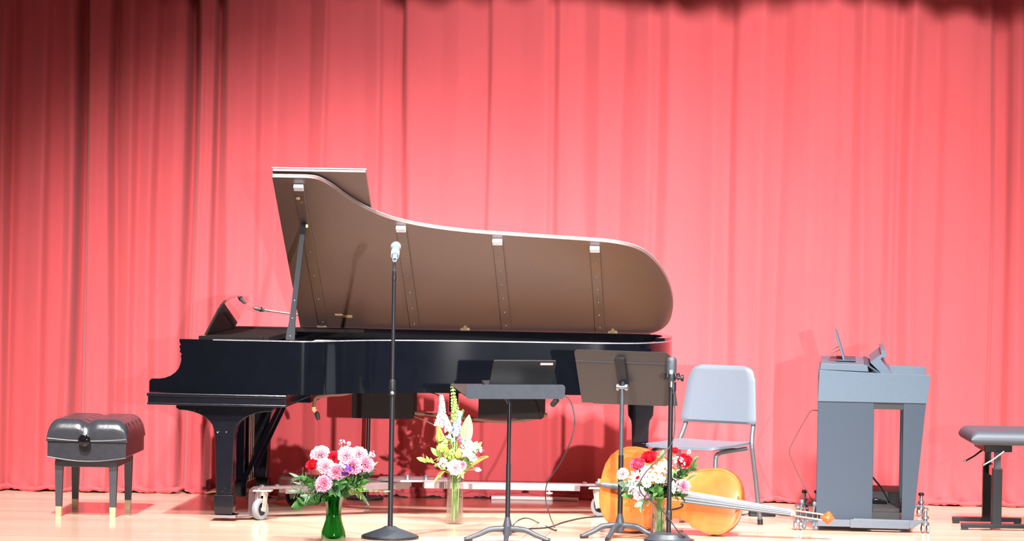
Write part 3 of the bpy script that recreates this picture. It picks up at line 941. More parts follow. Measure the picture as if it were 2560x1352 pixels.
# laptop, screen away from the hall
lo = dk(0.015, 0.02, 0.004)
lap = thing('laptop', 'black laptop opened on the flat music stand, its back to the hall', 'laptop', lo)
lyaw = Matrix.Rotation(R(10), 3, 'Z') @ Matrix.Rotation(tilt, 3, 'X')
lap_c = dk(0.052, 0.10, 0.004)
lp = lambda a, b, n: lap_c + lyaw @ Vector((a, b, n))
MB().prism(round_rect(-0.163, 0.0, 0.163, 0.215, 0.01), 0.002, 0.018, lp).build('keyboard_base', 'laptop', lap, lo, bevel=0.001)
ll = Matrix.Rotation(R(13), 3, 'Z') @ Matrix.Rotation(R(38), 3, 'X')
hinge = lp(0, 0.004, 0.018)
sp = lambda a, b, n: hinge + ll @ Vector((a, n, b))
lidl = MB().prism(round_rect(-0.163, 0.0, 0.163, 0.185, 0.008), 0.0, 0.008, sp).build('screen_lid', 'laptop', lap, lo, bevel=0.001)
MB().prism([(0.082, 0.158), (0.082, 0.172), (0.148, 0.172), (0.148, 0.158)], -0.0012, 0.0, sp).build('badge', 'badge', lidl, lo)
MB().prism([(-0.155, 0.008), (0.155, 0.008), (0.155, 0.178), (-0.155, 0.178)], 0.008, 0.009, sp).build('screen', 'organ_dark', lidl, lo)
pz = dk(-0.16, 0.035, 0.005)
pp_ = MB().prism([(-0.11, 0), (0.12, 0), (0.12, 0.05), (-0.11, 0.05)], 0.0, 0.0025, lambda a, b, n: dk(-0.06 + a, 0.012 + b, 0.0045 + n)).build('paper_sheet', 'cream', None)
tag(pp_, 'white paper edge showing between the laptop and the stand lip', 'paper')
mouse = MB()
for a in (0.165, 0.195):
    mouse.ell(dk(a, 0.05, 0.07), (0.012, 0.012, 0.008), seg=10, rings=6)
# ------------------------------------------------------------------ big music stand
c = floor_at(1549, 1345)
c.z = 0
st2 = thing('music_stand', 'black music stand with upright desk turned away, in front of the piano tail', 'music stand', c)
tripod(st2, c, 0.068, 0.20, (194, 345, 250))
hp = at(1558, 968, c.y)
zt = hp.z
MB().cyl((c.x, c.y, 0.03), (c.x, c.y, zt * 0.55), 0.0135).build('lower_pole', 'black_metal', st2, c)
MB().cyl((c.x, c.y, zt * 0.5), (c.x, c.y, zt), 0.0115).build('upper_pole', 'stand_grey', st2, c)
yw, ln = R(-20), R(27)
RD = Matrix.Rotation(yw, 3, 'Z') @ Matrix.Rotation(ln, 3, 'X')
dcen = at(1564, 944, c.y + 0.02)
dp = lambda a, b, n: dcen + RD @ Vector((a, n, b))
hw, hh = 0.262, 0.158
poly = [(-hw, -hh), (hw, -hh)] + arc(hw - 0.035, hh - 0.035, 0.035, 0, 90, 6) + arc(-hw + 0.02, hh - 0.02, 0.02, 90, 180, 5)
dsk = MB().prism(poly, 0.0, 0.003, dp).build('desk', 'desk_grey', st2, c)
MB().box(dp(0, hh - 0.066, -0.001), (2 * hw, 0.003, 0.005), RD).build('crease', 'desk_lip', dsk, c)
MB().prism([(-hw + 0.06, 0.0), (hw - 0.06, 0.0), (hw - 0.06, 0.06), (-hw + 0.06, 0.06)], -0.004, 0.0, lambda a, b, n: dp(a, -hh + n, b)).build('lip', 'desk_grey', st2, c)
MB().prism(round_rect(-0.026, -0.045, 0.026, 0.125, 0.008), -0.022, 0.0, lambda a, b, n: dp(a - 0.012, b, n)).build('channel', 'black_metal', st2, c, bevel=0.002)
kc = Vector((c.x, c.y - 0.005, zt))
MB().lathe([(0.016, -0.03), (0.018, -0.028), (0.018, -0.016), (0.010, -0.014), (0.010, 0.014), (0.018, 0.016), (0.018, 0.028), (0.014, 0.032)], kc, (1, -0.25, 0), 18).build('tilt_knob', 'steel', st2, c)
MB().tube([kc, dp(-0.012, -0.02, -0.012)], 0.013, 10).build('tilt_bracket', 'black_metal', st2, c)

# ------------------------------------------------------------------ studio microphone on round-base stand
c = floor_at(1671, 1354)
c.z = 0
s3 = thing('microphone_stand', 'short black round-based stand holding the studio microphone beside the cello', 'microphone stand', c)
round_base(s3, c, 0.125, 0.045)
MB().lathe([(0.0, 0.0), (0.11, 0.0), (0.112, 0.02), (0.095, 0.042), (0.02, 0.05), (0.0, 0.05)], c, (0, 0, 1), 32).build('base_cover', 'stand_grey', s3, c)
zt = at(1679, 955, c.y).z
MB().cyl((c.x, c.y, 0.04), (c.x, c.y, zt), 0.0125).build('pole', 'black_metal', s3, c)
MB().lathe([(0.012, 0), (0.016, 0.004), (0.016, 0.05), (0.012, 0.055)], (c.x, c.y, at(1672, 1302, c.y).z), (0, 0, 1), 14).build('clutch', 'rubber_black', s3, c)
mo = Vector((c.x, c.y, zt))
MB().lathe([(0.026, -0.012), (0.033, -0.012), (0.034, 0.0), (0.033, 0.014), (0.026, 0.014)], mo + Vector((0.0, 0, 0.03)), (0, 0, 1), 22, True).build('shock_mount', 'rubber_black', s3, c)
for a in range(0, 360, 60):
    d = Vector((math.cos(R(a)), math.sin(R(a)), 0))
    MB().tube([mo + d * 0.033 + Vector((0, 0, 0.012)), mo + d * 0.044 + Vector((0, 0, 0.028)), mo + d * 0.036 + Vector((0, 0, 0.048))], 0.005, 8).build('mount_band', 'rubber_black', s3, c)
MB().lathe([(0.008, 0), (0.008, 0.02), (0.017, 0.022), (0.017, 0.034), (0.012, 0.036)], mo + Vector((0.028, -0.01, 0.022)), (1, -0.1, 0), 16).build('clamp_knob', 'rubber_black', s3, c)
MB().tube([mo + Vector((0, 0, -0.07)), mo + Vector((0.012, 0.004, -0.04)), mo + Vector((0.014, 0.004, 0.0))], [0.012, 0.015, 0.012], 10).build('swivel', 'black_metal', s3, c)
m3 = thing('studio_microphone', 'grey side-address studio microphone upright in a black shock mount', 'microphone', mo)
MB().lathe([(0.0, 0.0), (0.021, 0.0), (0.024, 0.004), (0.024, 0.045), (0.0, 0.045)], mo + Vector((0, 0, 0.005)), (0, 0, 1), 24).build('body', 'mic_grey', m3, mo)
MB().lathe([(0.0, 0.0), (0.0265, 0.0), (0.0265, 0.062), (0.0245, 0.074), (0.018, 0.081), (0.0, 0.083)], mo + Vector((0, 0, 0.047)), (0, 0, 1), 24).build('grille', 'mic_grey', m3, mo)
MB().box(mo + Vector((-0.002, -0.026, 0.052)), (0.016, 0.006, 0.022)).build('front_plate', 'mic_white', m3, mo, bevel=0.002)
MB().lathe([(0.008, 0), (0.010, 0.0), (0.010, 0.03), (0.008, 0.03)], mo + Vector((0, -0.02, -0.025)), (0, 0, 1), 14).build('connector', 'steel', m3, mo)

# ------------------------------------------------------------------ boom microphone behind the piano
Yk = 1.44
cb0 = Vector((at(912, 1255, Yk).x, Yk, 0))
bm_ = thing('boom_microphone_stand', 'black round-based stand behind the piano with a thin boom reaching over the strings', 'microphone stand', cb0)
round_base(bm_, cb0, 0.105, 0.022)
zt = 1.02
MB().cyl(cb0 + Vector((0.01, 0, 0.015)), cb0 + Vector((0.02, 0, zt)), 0.0115).build('pole', 'black_metal', bm_, cb0)
e1 = at(655, 774, 1.30)
MB().cyl(cb0 + Vector((0.05, 0, zt - 0.015)), e1, 0.0058, seg=10).build('boom', 'steel', bm_, cb0)
MB().lathe([(0.012, -0.02), (0.018, -0.018), (0.018, 0.018), (0.012, 0.02)], cb0 + Vector((0.02, 0, zt)), (0, 1, 0), 14).build('boom_clamp', 'rubber_black', bm_, cb0)
e2 = at(638, 770, 1.28)
bmic = thing('pencil_microphone', 'small silver pencil microphone at the boom tip beside the music desk', 'microphone', e1)
dd = (e2 - e1).normalized()
MB().lathe([(0.0, -0.012), (0.010, -0.012), (0.011, 0.0), (0.012, 0.03), (0.008, 0.052), (0.0, 0.053)], e1, dd, 14).build('body', 'steel', bmic, e1)
MB().lathe([(0.0125, 0.004), (0.014, 0.004), (0.014, 0.012), (0.0125, 0.012)], e1, dd, 14, True).build('ring', 'rubber_black', bmic, e1)

# ------------------------------------------------------------------ posture chair
ch = thing('orchestra_chair', 'grey plastic orchestra chair with bent tube legs behind the cello', 'chair', (1.022, 0.09, 0), R(-30))
def seat_pt(a, b, n):
    return (a, b, 0.437 + n - 0.012 * math.cos(a * 6) * (1 - abs(b) * 2) + 0.012 * max(0, (-b - 0.17)) * -8)
poly = round_rect(-0.222, -0.225, 0.222, 0.215, 0.05, 6)
mb = MB()
gx, gy = 18, 18
def seat_z(a, b):
    return 0.447 - 0.005 * math.cos(a * 7.0) + (0.010 if b > 0 else 0) * b * 4 - 0.16 * max(0, -b - 0.17) ** 1.3
for lay in (0, 1):
    for i in range(gy + 1):
        for j in range(gx + 1):
            a, b = -0.222 + 0.444 * j / gx, -0.225 + 0.44 * i / gy
            ea, eb = max(0, abs(a) - 0.172), max(0, abs(b + 0.005) - 0.17)
            if ea and eb:
                q = math.hypot(ea, eb)
                if q > 0.05:
                    a = math.copysign(0.172 + ea * 0.05 / q, a)
                    b = math.copysign(0.17 + eb * 0.05 / q, b + 0.005) - 0.005
            mb.v.append(Vector((a, b, seat_z(a, b) - 0.013 * lay)))
n1 = (gx + 1) * (gy + 1)
for i in range(gy):
    for j in range(gx):
        q = i * (gx + 1) + j
        mb.f.append((q, q + 1, q + gx + 2, q + gx + 1))
        mb.f.append((n1 + q, n1 + q + gx + 1, n1 + q + gx + 2, n1 + q + 1))
bd_ = [j for j in range(gx + 1)] + [(i + 1) * (gx + 1) + gx for i in range(gy)] + [gy * (gx + 1) + j for j in range(gx - 1, -1, -1)] + [i * (gx + 1) for i in range(gy - 1, 0, -1)]
for a, b in zip(bd_, bd_[1:] + bd_[:1]):
    mb.f.append((a, n1 + a, n1 + b, b))
mb.build('seat', 'chair_plastic', ch)
# backrest shell, wider at the bottom, wrapped around its uprights
mb = MB()
def back_pt(a, t, n):
    z = 0.545 + 0.315 * t
    y = 0.225 + 0.045 * t + 0.10 * a * a * -1.0 + n
    return (a, y, z)
hwb, hwt = 0.232, 0.196
bpoly = []
rr = 0.22
for t in np.linspace(0.04, 0.8, 8):
    bpoly.append((hwb + (hwt - hwb) * t, t))
for a in np.linspace(0, 90, 7)[1:]:
    bpoly.append((hwt - 0.008 - 0.06 + 0.06 * math.cos(R(a)) + 0.006 * (1 - a / 90), 0.8 + 0.2 * math.sin(R(a))))
half = [(0.0, 1.0)] if False else []
rows = []
NT, NA = 22, 18
for i in range(NT + 1):
    t = i / NT
    if t < 0.8:
        w = hwb + (hwt - hwb) * t
        if t < 0.06:
            w -= 0.012 * (1 - t / 0.06) ** 2
    else:
        q = (t - 0.8) / 0.2
        w = hwt + (hwb - hwt) * 0.2 * 0 - 0.064 * (1 - math.sqrt(max(0, 1 - q * q)))
    rows.append((t, w))
for lay, off in ((0, 0.0), (1, 0.030)):
    for t, w in rows:
        for j in range(NA + 1):
            a = -w + 2 * w * j / NA
            e = min(1, (w - abs(a)) / 0.018)
            et = min(1, min(t, 1 - t) / 0.05)
            rnd = 0.012 * (1 - math.sqrt(max(0, 1 - (1 - min(e, et)) ** 2)))
            mb.v.append(Vector(back_pt(a, t, off + (rnd if lay == 0 else -rnd))))
n1 = (NA + 1) * (NT + 1)
for i in range(NT):
    for j in range(NA):
        q = i * (NA + 1) + j
        mb.f.append((q, q + 1, q + NA + 2, q + NA + 1))
        mb.f.append((n1 + q, n1 + q + NA + 1, n1 + q + NA + 2, n1 + q + 1))
bd_ = [j for j in range(NA + 1)] + [(i + 1) * (NA + 1) + NA for i in range(NT)] + [NT * (NA + 1) + j for j in range(NA - 1, -1, -1)] + [i * (NA + 1) for i in range(NT - 1, 0, -1)]
for a, b in zip(bd_, bd_[1:] + bd_[:1]):
    mb.f.append((a, n1 + a, n1 + b, b))
mb.build('backrest', 'chair_plastic', ch)
for s in (-1, 1):
    pts = smooth_path([(s * 0.195, 0.262, 0.60), (s * 0.205, 0.252, 0.545), (s * 0.212, 0.228, 0.49), (s * 0.222, 0.205, 0.44), (s * 0.226, 0.205, 0.40), (s * 0.232, 0.235, 0.26), (s * 0.24, 0.29, 0.012)], 6)
    l = MB().tube(pts, 0.0125, 12).build('rear_leg', 'chair_tube', ch)
    MB().cyl((s * 0.24, 0.29, 0.0), (s * 0.2395, 0.286, 0.03), 0.015, seg=12).build('foot_cap', 'rubber_black', l)
    pts = smooth_path([(s * 0.205, 0.17, 0.418), (s * 0.200, -0.05, 0.412), (s * 0.196, -0.13, 0.408), (s * 0.195, -0.165, 0.395), (s * 0.195, -0.175, 0.36), (s * 0.197, -0.18, 0.2), (s * 0.20, -0.185, 0.012)], 6)
    l = MB().tube(pts, 0.0115, 12).build('front_leg', 'chair_tube', ch)
    MB().cyl((s * 0.20, -0.185, 0.0), (s * 0.20, -0.185, 0.03), 0.015, seg=12).build('foot_cap', 'rubber_black', l)
MB().tube([(-0.205, 0.10, 0.414), (0.205, 0.10, 0.414)], 0.010, 10).build('seat_bar', 'chair_tube', ch)

# ------------------------------------------------------------------ cello lying on its side
psi, slope = R(11), R(6.6)
ah = Vector((math.cos(psi), -math.sin(psi), 0))
A = ah * math.cos(slope) - Vector((0, 0, 1)) * math.sin(slope)
C_ = Vector((-math.sin(psi), -math.cos(psi), 0))
B_ = C_.cross(A).normalized()
if B_.z < 0:
    B_ = -B_
leanc = Matrix.Rotation(R(5), 3, A)      # leans back a little
C_, B_ = leanc @ C_, leanc @ B_
if (leanc @ Vector((0, 0, 1))).y < 0:
    inv = leanc.inverted() @ leanc.inverted()
    C_, B_ = inv @ C_, inv @ B_
HALF = [(0.0, 0.0), (0.002, 0.05), (0.012, 0.105), (0.035, 0.155), (0.07, 0.19), (0.115, 0.212), (0.165, 0.220), (0.215, 0.216), (0.265, 0.201), (0.30, 0.187), (0.322, 0.181), (0.332, 0.178),
        (0.337, 0.165), (0.352, 0.143), (0.375, 0.128), (0.405, 0.119), (0.44, 0.116), (0.475, 0.121), (0.498, 0.132), (0.510, 0.147), (0.515, 0.153), (0.525, 0.151), (0.55, 0.158), (0.585, 0.167),
        (0.62, 0.171), (0.655, 0.167), (0.69, 0.152), (0.718, 0.128), (0.738, 0.097), (0.75, 0.060), (0.755, 0.022)]
aa = np.concatenate([np.linspace(0, 0.02, 8)[:-1], np.linspace(0.02, 0.72, 90)[:-1], np.linspace(0.72, 0.755, 10)])
bb = np.interp(aa, [p[0] for p in HALF], [p[1] for p in HALF])
DEP = 0.118
crefs = Vector((0.484, -0.40, 0))
zmin = 1e9
for a_, b_ in zip(aa, bb):
    for s in (-1, 1):
        for c_ in (0, -DEP):
            zmin = min(zmin, (A * a_ + B_ * (b_ + 0.004) * s + C_ * c_).z)
ORG = Vector((crefs.x, crefs.y, -zmin + 0.001))
cp = lambda a, b, c: ORG + A * a + B_ * b + C_ * c
cello_loc = Vector((cp(0.4, 0, 0).x, cp(0.4, 0, -0.05).y, 0))
ce = thing('cello', 'amber varnished cello lying on its side on the floor, neck towards the organ', 'cello', cello_loc)


def plate_mesh(c0, sgn, ext):
    mb = MB()
    NTc = 24
    tt = np.linspace(-1, 1, NTc + 1)
    tt = np.sign(tt) * np.abs(tt) ** 0.8
    for a_, b_ in zip(aa, bb):
        fa = math.sin(math.pi * min(1, max(0.0, (a_ + 0.01) / 0.775))) ** 0.35
        for t in tt:
            e = (1 - abs(t) ** 2.2)
            h = 0.024 * fa * e ** 1.1 - 0.003 * math.exp(-((1 - abs(t)) / 0.08) ** 2) * 0
            mb.v.append(cp(a_, t * (b_ + ext), c0 + sgn * (h + 0.004)))
    n_ = NTc + 1
    for i in range(len(aa) - 1):
        for j in range(NTc):
            q = i * n_ + j
            mb.f.append((q, q + 1, q + n_ + 1, q + n_))
    # edge thickness
    o = len(mb.v)
    for a_, b_ in zip(aa, bb):
        for t in (-1, 1):
            mb.v.append(cp(a_, t * (b_ + ext), c0))
    for i in range(len(aa) - 1):
        mb.f.append((i * n_, (i + 1) * n_, o + 2 * i + 2, o + 2 * i))
        mb.f.append((i * n_ + NTc, o + 2 * i + 1, o + 2 * i + 3, (i + 1) * n_ + NTc))
    return mb


front = plate_mesh(0.0, 1, 0.004).build('front_plate', 'cello', ce, cello_loc, smooth=50)
plate_mesh(-DEP, -1, 0.004).build('back_plate', 'cello_rib', ce, cello_loc, smooth=50)
rib = MB()
path = [(a_, b_) for a_, b_ in zip(aa, bb)] + [(a_, -b_) for a_, b_ in list(zip(aa, bb))[::-1]]
n = len(path)
rib.v = [cp(a_, b_ * 0.985, 0.002) for a_, b_ in path] + [cp(a_, b_ * 0.985, -DEP - 0.002) for a_, b_ in path]
rib.f = [(i, (i + 1) % n, n + (i + 1) % n, n + i) for i in range(n)]
rib.build('ribs', 'cello_rib', ce, cello_loc)
# purfling line
for s in (-1, 1):
    pts = []
    for a_, b_ in zip(aa[3:-3], bb[3:-3]):
        if b_ > 0.03:
            pts.append(cp(a_, s * (b_ - 0.006), 0.0052 + 0.002))
    MB().tube(pts, 0.0012, 4).build('purfling', 'cello_rib', front, cello_loc)


def arch(a, b):
    bw_ = np.interp(a, aa, bb)
    fa = math.sin(math.pi * min(1, (a + 0.01) / 0.775)) ** 0.35
    return 0.024 * fa * max(0, 1 - abs(b / bw_) ** 2.2) ** 1.1 + 0.004


for s in (-1, 1):
    fh = smooth_path([(0.335, s * 0.100, 0), (0.330, s * 0.092, 0), (0.338, s * 0.082, 0), (0.36, s * 0.080, 0), (0.39, s * 0.078, 0), (0.42, s * 0.070, 0), (0.445, s * 0.058, 0), (0.455, s * 0.046, 0), (0.447, s * 0.038, 0), (0.440, s * 0.044, 0)], 5)
    pts = [cp(p.x, p.y, arch(p.x, p.y) + 0.0005) for p in fh]
    n = len(pts)
    MB().tube(pts, [0.0025 + 0.0028 * math.sin(math.pi * i / (n - 1)) for i in range(n)], 6).build('sound_hole', 'rubber_black', front, cello_loc)
# tailpiece, bridge, fingerboard, neck, pegbox, scroll, strings
def slab(stations, name, mat, parent=ce, arcd=0.0, thick=0.008, nb=8):
    mb = MB()
    for (a_, w, c0) in stations:
        for j in range(nb + 1):
            t = 2 * j / nb - 1
            mb.v.append(cp(a_, t * w, c0 + arcd * (1 - t * t)))
        for j in range(nb + 1):
            t = 2 * j / nb - 1
            mb.v.append(cp(a_, t * w, c0 - thick))
    m_ = 2 * (nb + 1)
    for i in range(len(stations) - 1):
        for j in range(nb):
            q = i * m_ + j
            mb.f.append((q, q + 1, q + m_ + 1, q + m_))
            q2 = q + nb + 1
            mb.f.append((q2, q2 + m_, q2 + m_ + 1, q2 + 1))
        q = i * m_
        mb.f.append((q, q + m_, q + m_ + nb + 1, q + nb + 1))
        mb.f.append((q + nb, q + 2 * nb + 1, q + m_ + 2 * nb + 1, q + m_ + nb))
    for i in (0, len(stations) - 1):
        q = i * m_
        mb.f.append(tuple(range(q, q + nb + 1)) + tuple(range(q + 2 * nb + 1, q + nb, -1)))
    return mb.build(name, mat, parent, cello_loc, smooth=35)


slab([(0.01, 0.012, 0.030), (0.05, 0.016, 0.036), (0.15, 0.021, 0.048), (0.235, 0.026, 0.060), (0.25, 0.020, 0.060)], 'tailpiece', 'ebony_painted_sheen', arcd=0.010)
slab([(0.02, 0.004, 0.022), (0.0, 0.006, 0.012)], 'saddle', 'ebony_painted_sheen', thick=0.012)
slab([(0.455, 0.033, 0.062), (0.60, 0.030, 0.057), (0.76, 0.026, 0.050), (1.03, 0.0175, 0.040)], 'fingerboard', 'ebony_painted_sheen', arcd=0.011, thick=0.009)
br_ = MB().prism([(-0.045, arch(0.385, 0.045)), (-0.030, arch(0.385, 0.03)), (-0.018, 0.045), (0.018, 0.045), (0.030, arch(0.385, 0.03)), (0.045, arch(0.385, 0.045)), (0.04, 0.07), (0.042, 0.088), (0.0, 0.100), (-0.042, 0.088), (-0.04, 0.07)], 0.380, 0.392, lambda p, q, r: cp(r, p, q)).build('bridge', 'maple', ce, cello_loc)
slab([(0.735, 0.045, 0.028), (0.752, 0.030, 0.036), (0.775, 0.016, 0.041), (1.03, 0.0145, 0.031), (1.05, 0.015, 0.025)], 'neck', 'cello_neck', thick=0.028)
slab([(0.735, 0.034, 0.01), (0.757, 0.030, 0.012), (0.764, 0.020, 0.014)], 'neck_heel', 'cello_neck', thick=0.11)
# pegbox: two cheeks and a floor, then the scroll
for s in (-1, 1):
    MB().prism([(1.03, 0.010), (1.03, 0.036), (1.05, 0.036), (1.19, 0.006), (1.20, -0.010), (1.17, -0.014)], s * 0.010, s * 0.0185, lambda p, q, r: cp(p, r, q)).build('pegbox_cheek', 'cello_neck', ce, cello_loc, bevel=0.002)
MB().prism([(1.03, 0.008), (1.03, 0.016), (1.16, -0.004), (1.17, -0.012)], -0.011, 0.011, lambda p, q, r: cp(p, r, q)).build('pegbox_floor', 'rubber_black', ce, cello_loc)
scr = MB()
pts, rad = [], []
for i in range(44):
    t = i / 43
    ang = R(150) - t * R(360 * 1.75)
    rr_ = 0.030 * (1 - t) ** 0.85 + 0.004
    pts.append(cp(1.215 + rr_ * math.cos(ang), 0, -0.002 + rr_ * math.sin(ang)))
    rad.append(0.010 * (1 - 0.45 * t))
scr.tube(pts, rad, 10)
so = cp(1.215, 0, -0.002)
scr.lathe([(0.004, -0.034), (0.010, -0.033), (0.012, -0.026), (0.021, -0.022), (0.023, -0.014), (0.030, -0.011), (0.030, 0.011), (0.023, 0.014), (0.021, 0.022), (0.012, 0.026), (0.010, 0.033), (0.004, 0.034)], so, B_, 20)
scr.build('scroll', 'cello_neck', ce, cello_loc)
for i, (pa, s) in enumerate(((1.07, 1), (1.10, -1), (1.135, 1), (1.16, -1))):
    pc = 0.022 - (pa - 1.03) * 0.2
    mb = MB().tube([cp(pa, -0.02 * s, pc), cp(pa, 0.050 * s, pc)], [0.0045, 0.0065], 10)
    mb.ell(cp(pa, 0.062 * s, pc), (0.011, 0.006, 0.014), seg=12, rings=8)
    mb.build('peg', 'ebony_painted_sheen', ce, cello_loc)
for i in range(4):
    q = (i - 1.5)
    pts = [cp(0.245, q * 0.010, 0.069), cp(0.386, q * 0.0165, 0.099 - abs(q) * 0.004), cp(1.03, q * 0.0072, 0.0525 - abs(q) * 0.002), cp(1.04, q * 0.0066, 0.046)]
    MB().tube(pts, 0.0012, 6).build('string', 'string', ce, cello_loc)
slab([(1.026, 0.0175, 0.052), (1.034, 0.0175, 0.050)], 'nut', 'ebony_painted_sheen', thick=0.014)
ep = MB().tube([cp(0.0, 0, -0.055), cp(-0.012, 0, -0.055), cp(-0.03, 0, -0.055), cp(-0.035, 0, -0.055)], [0.020, 0.020, 0.012, 0.008], 12)
ep.build('endpin_socket', 'ebony_painted_sheen', ce, cello_loc)
MB().tube([cp(-0.018, 0, 0.012), cp(-0.006, 0, 0.014), cp(0.02, 0, 0.03)], 0.006, 8).build('tail_gut', 'ebony_painted_sheen', ce, cello_loc)
MB().tube([cp(-0.012, 0, -0.045), cp(-0.012, 0.026, -0.045)], [0.010, 0.012], 10).build('endpin_screw', 'brass', ce, cello_loc)

# ------------------------------------------------------------------ digital organ
OO = Vector((1.653, -0.05, 0))
org = thing('organ_console', 'charcoal digital organ console seen from its side', 'organ', OO, R(-5))
OW = 0.98
mb = MB().box2((0.0, 0.0, 0.056), (0.302, OW, 0.692))
body = mb.build('cabinet', 'organ', org, bevel=0.003)
for v0 in (0.0, OW - 0.045):
    MB().prism([(0.458, 0.056), (0.522, 0.056), (0.578, 0.692), (0.458, 0.692)], v0, v0 + 0.045, XZY).build('side_post', 'organ', org, bevel=0.002)
    MB().prism([(0.302, 0.656), (0.458, 0.656), (0.458, 0.692), (0.302, 0.692)], v0 + 0.004, v0 + 0.04, XZY).build('header', 'organ_dark', org)
    MB().prism([(0.0, 0.692), (0.584, 0.692), (0.598, 0.838), (0.592, 0.846), (0.30, 0.850), (0.005, 0.862)], v0 - 0.004, v0 + 0.046, XZY).build('end_cheek', 'organ_light', org, bevel=0.002)
MB().box2((0.0, 0.046, 0.692), (0.27, OW - 0.046, 0.862)).build('rear_case', 'organ_light', org, bevel=0.002)
MB().prism([(0.008, 0.862), (0.268, 0.856), (0.262, 0.888), (0.25, 0.893), (0.012, 0.897)], -0.002, OW + 0.002, XZY).build('top_cap', 'organ_light', org, bevel=0.003)
MB().box2((0.27, 0.046, 0.70), (0.57, OW - 0.046, 0.76)).build('key_tray', 'organ_dark', org)
for z, e0, e1 in ((0.765, 0.44, 0.57), (0.785, 0.36, 0.45)):
    mb = MB()
    for i in range(36):
        mb.box2((e0, 0.06 + i * 0.0238, z - 0.015), (e1, 0.06 + i * 0.0238 + 0.0225, z))
    mb.build('manual', 'ivory', org)
MB().prism([(0.245, 0.897), (0.262, 0.897), (0.345, 0.842), (0.325, 0.842)], 0.01, OW - 0.01, XZY).build('stop_board', 'organ', org, bevel=0.002)
MB().prism([(0.275, 0.905), (0.335, 0.952), (0.330, 0.966), (0.340, 0.974), (0.358, 0.966), (0.366, 0.940), (0.352, 0.928), (0.342, 0.934), (0.332, 0.924), (0.392, 0.848), (0.335, 0.848)], 0.02, OW - 0.02, XZY).build('roll_cover', 'organ_light', org, bevel=0.002)
# music rack: thin board leaning, on a small clear tray
MB().prism([(0.130, 0.905), (0.142, 0.905), (0.094, 1.058), (0.084, 1.056)], 0.25, 0.72, XZY).build('music_rack', 'organ_light', org, bevel=0.002)
MB().box2((0.095, 0.25, 0.898), (0.20, 0.72, 0.908)).build('rack_ledge', 'organ', org, bevel=0.002)
MB().box2((0.06, 0.3, 0.898), (0.10, 0.68, 0.925)).build('rack_tray', 'acrylic', org, bevel=0.002)
for dz in (0.0, 0.02):
    MB().tube([(0.065, 0.3, 0.935 + dz), (0.115, 0.3, 0.96 + dz)], 0.002, 6).build('rack_wire', 'cable_brown', org)
# pedalboard with expression shoes
MB().box2((0.302, 0.05, 0.062), (0.455, OW - 0.05, 0.10)).build('pedal_frame', 'organ_dark', org)
MB().box2((0.302, 0.50, 0.09), (0.455, OW - 0.05, 0.175)).build('pedal_riser', 'organ_dark', org)
for v in (0.36, 0.42):
    MB().prism([(0.30, 0.108), (0.37, 0.112), (0.385, 0.120), (0.385, 0.130), (0.33, 0.145), (0.30, 0.14)], v, v + 0.045, XZY).build('expression_shoe', 'lacquer', org, bevel=0.004)
for i in range(9):
    MB().box2((0.305, 0.09 + i * 0.085, 0.10), (0.50, 0.09 + i * 0.085 + 0.03, 0.118)).build('pedal_key', 'organ_dark', org)
MB().box2((0.302, OW - 0.05, 0.06), (0.458, OW - 0.03, 0.175)).build('rear_board', 'organ_dark', org)
MB().tube([(0.30, 0.5, 0.26), (0.36, 0.5, 0.19), (0.40, 0.5, 0.12)], 0.006, 6).build('link_rod', 'cable', org)

# organ dolly: rails with screw-jack casters
od = thing('organ_dolly', 'grey steel dolly with screw-jack casters under the organ console', 'dolly', OO, R(-5))
for v in (-0.035, OW + 0.005):
    r_ = MB().prism([(-0.02, 0.024), (0.52, 0.024), (0.545, 0.044), (0.575, 0.056), (0.60, 0.056), (0.60, 0.066), (0.20, 0.070), (0.20, 0.062), (-0.02, 0.062)], v, v + 0.03, XZY).build('rail', 'dolly_grey', od, bevel=0.002)
    MB().box2((0.185, v - 0.004, 0.020), (0.50, v + 0.002, 0.066)).build('rail_sleeve', 'dolly_grey', r_, bevel=0.002)
for e in (0.02, 0.50):
    MB().box2((e - 0.02, -0.02, 0.030), (e + 0.02, OW + 0.02, 0.052)).build('cross_bar', 'dolly_grey', od, bevel=0.002)


def jack(e, v, arm=0.0):
    mb = MB().cyl((e, v, 0.05), (e, v, 0.125), 0.010, seg=12)
    mb.lathe([(0.015, 0), (0.020, 0.004), (0.020, 0.016), (0.012, 0.02), (0.006, 0.032)], (e, v, 0.072), (0, 0, 1), 14)
    c_ = mb.build('screw_jack', 'steel', od)
    MB().lathe([(0.006, 0.0), (0.015, 0.0), (0.017, 0.006), (0.017, 0.014), (0.010, 0.018)], (e, v, 0.118), (0, 0, 1), 14).build('jack_knob', 'rubber_black' if v > 0.5 else 'steel', c_)
    mb = MB().lathe([(0.022, 0.0), (0.022, 0.012), (0.012, 0.02)], (e, v, 0.042), (0, 0, 1), 14)
    for s in (-1, 1):
        mb.lathe([(0.005, -0.009), (0.020, -0.009), (0.0235, -0.006), (0.0235, 0.006), (0.020, 0.009), (0.005, 0.009)], (e - 0.006, v + 0.0, 0.0235), (0.35 * s, 1, 0), 16) if False else None
        mb.lathe([(0.005, -0.008), (0.020, -0.008), (0.0235, -0.005), (0.0235, 0.005), (0.020, 0.008), (0.005, 0.008)], (e + 0.014 * s, v, 0.0235), (1, 0.15, 0), 16)
    mb.build('caster', 'steel', od)


for e, v in ((-0.095, -0.02), (0.585, -0.02), (-0.07, OW + 0.02), (0.585, OW + 0.02), (0.0, OW + 0.02)):
    jack(e, v)
for v in (-0.02, OW + 0.02):
    MB().box2((-0.12, v - 0.014, 0.046), (0.0, v + 0.014, 0.056)).build('outrigger', 'dolly_grey', od, bevel=0.002)

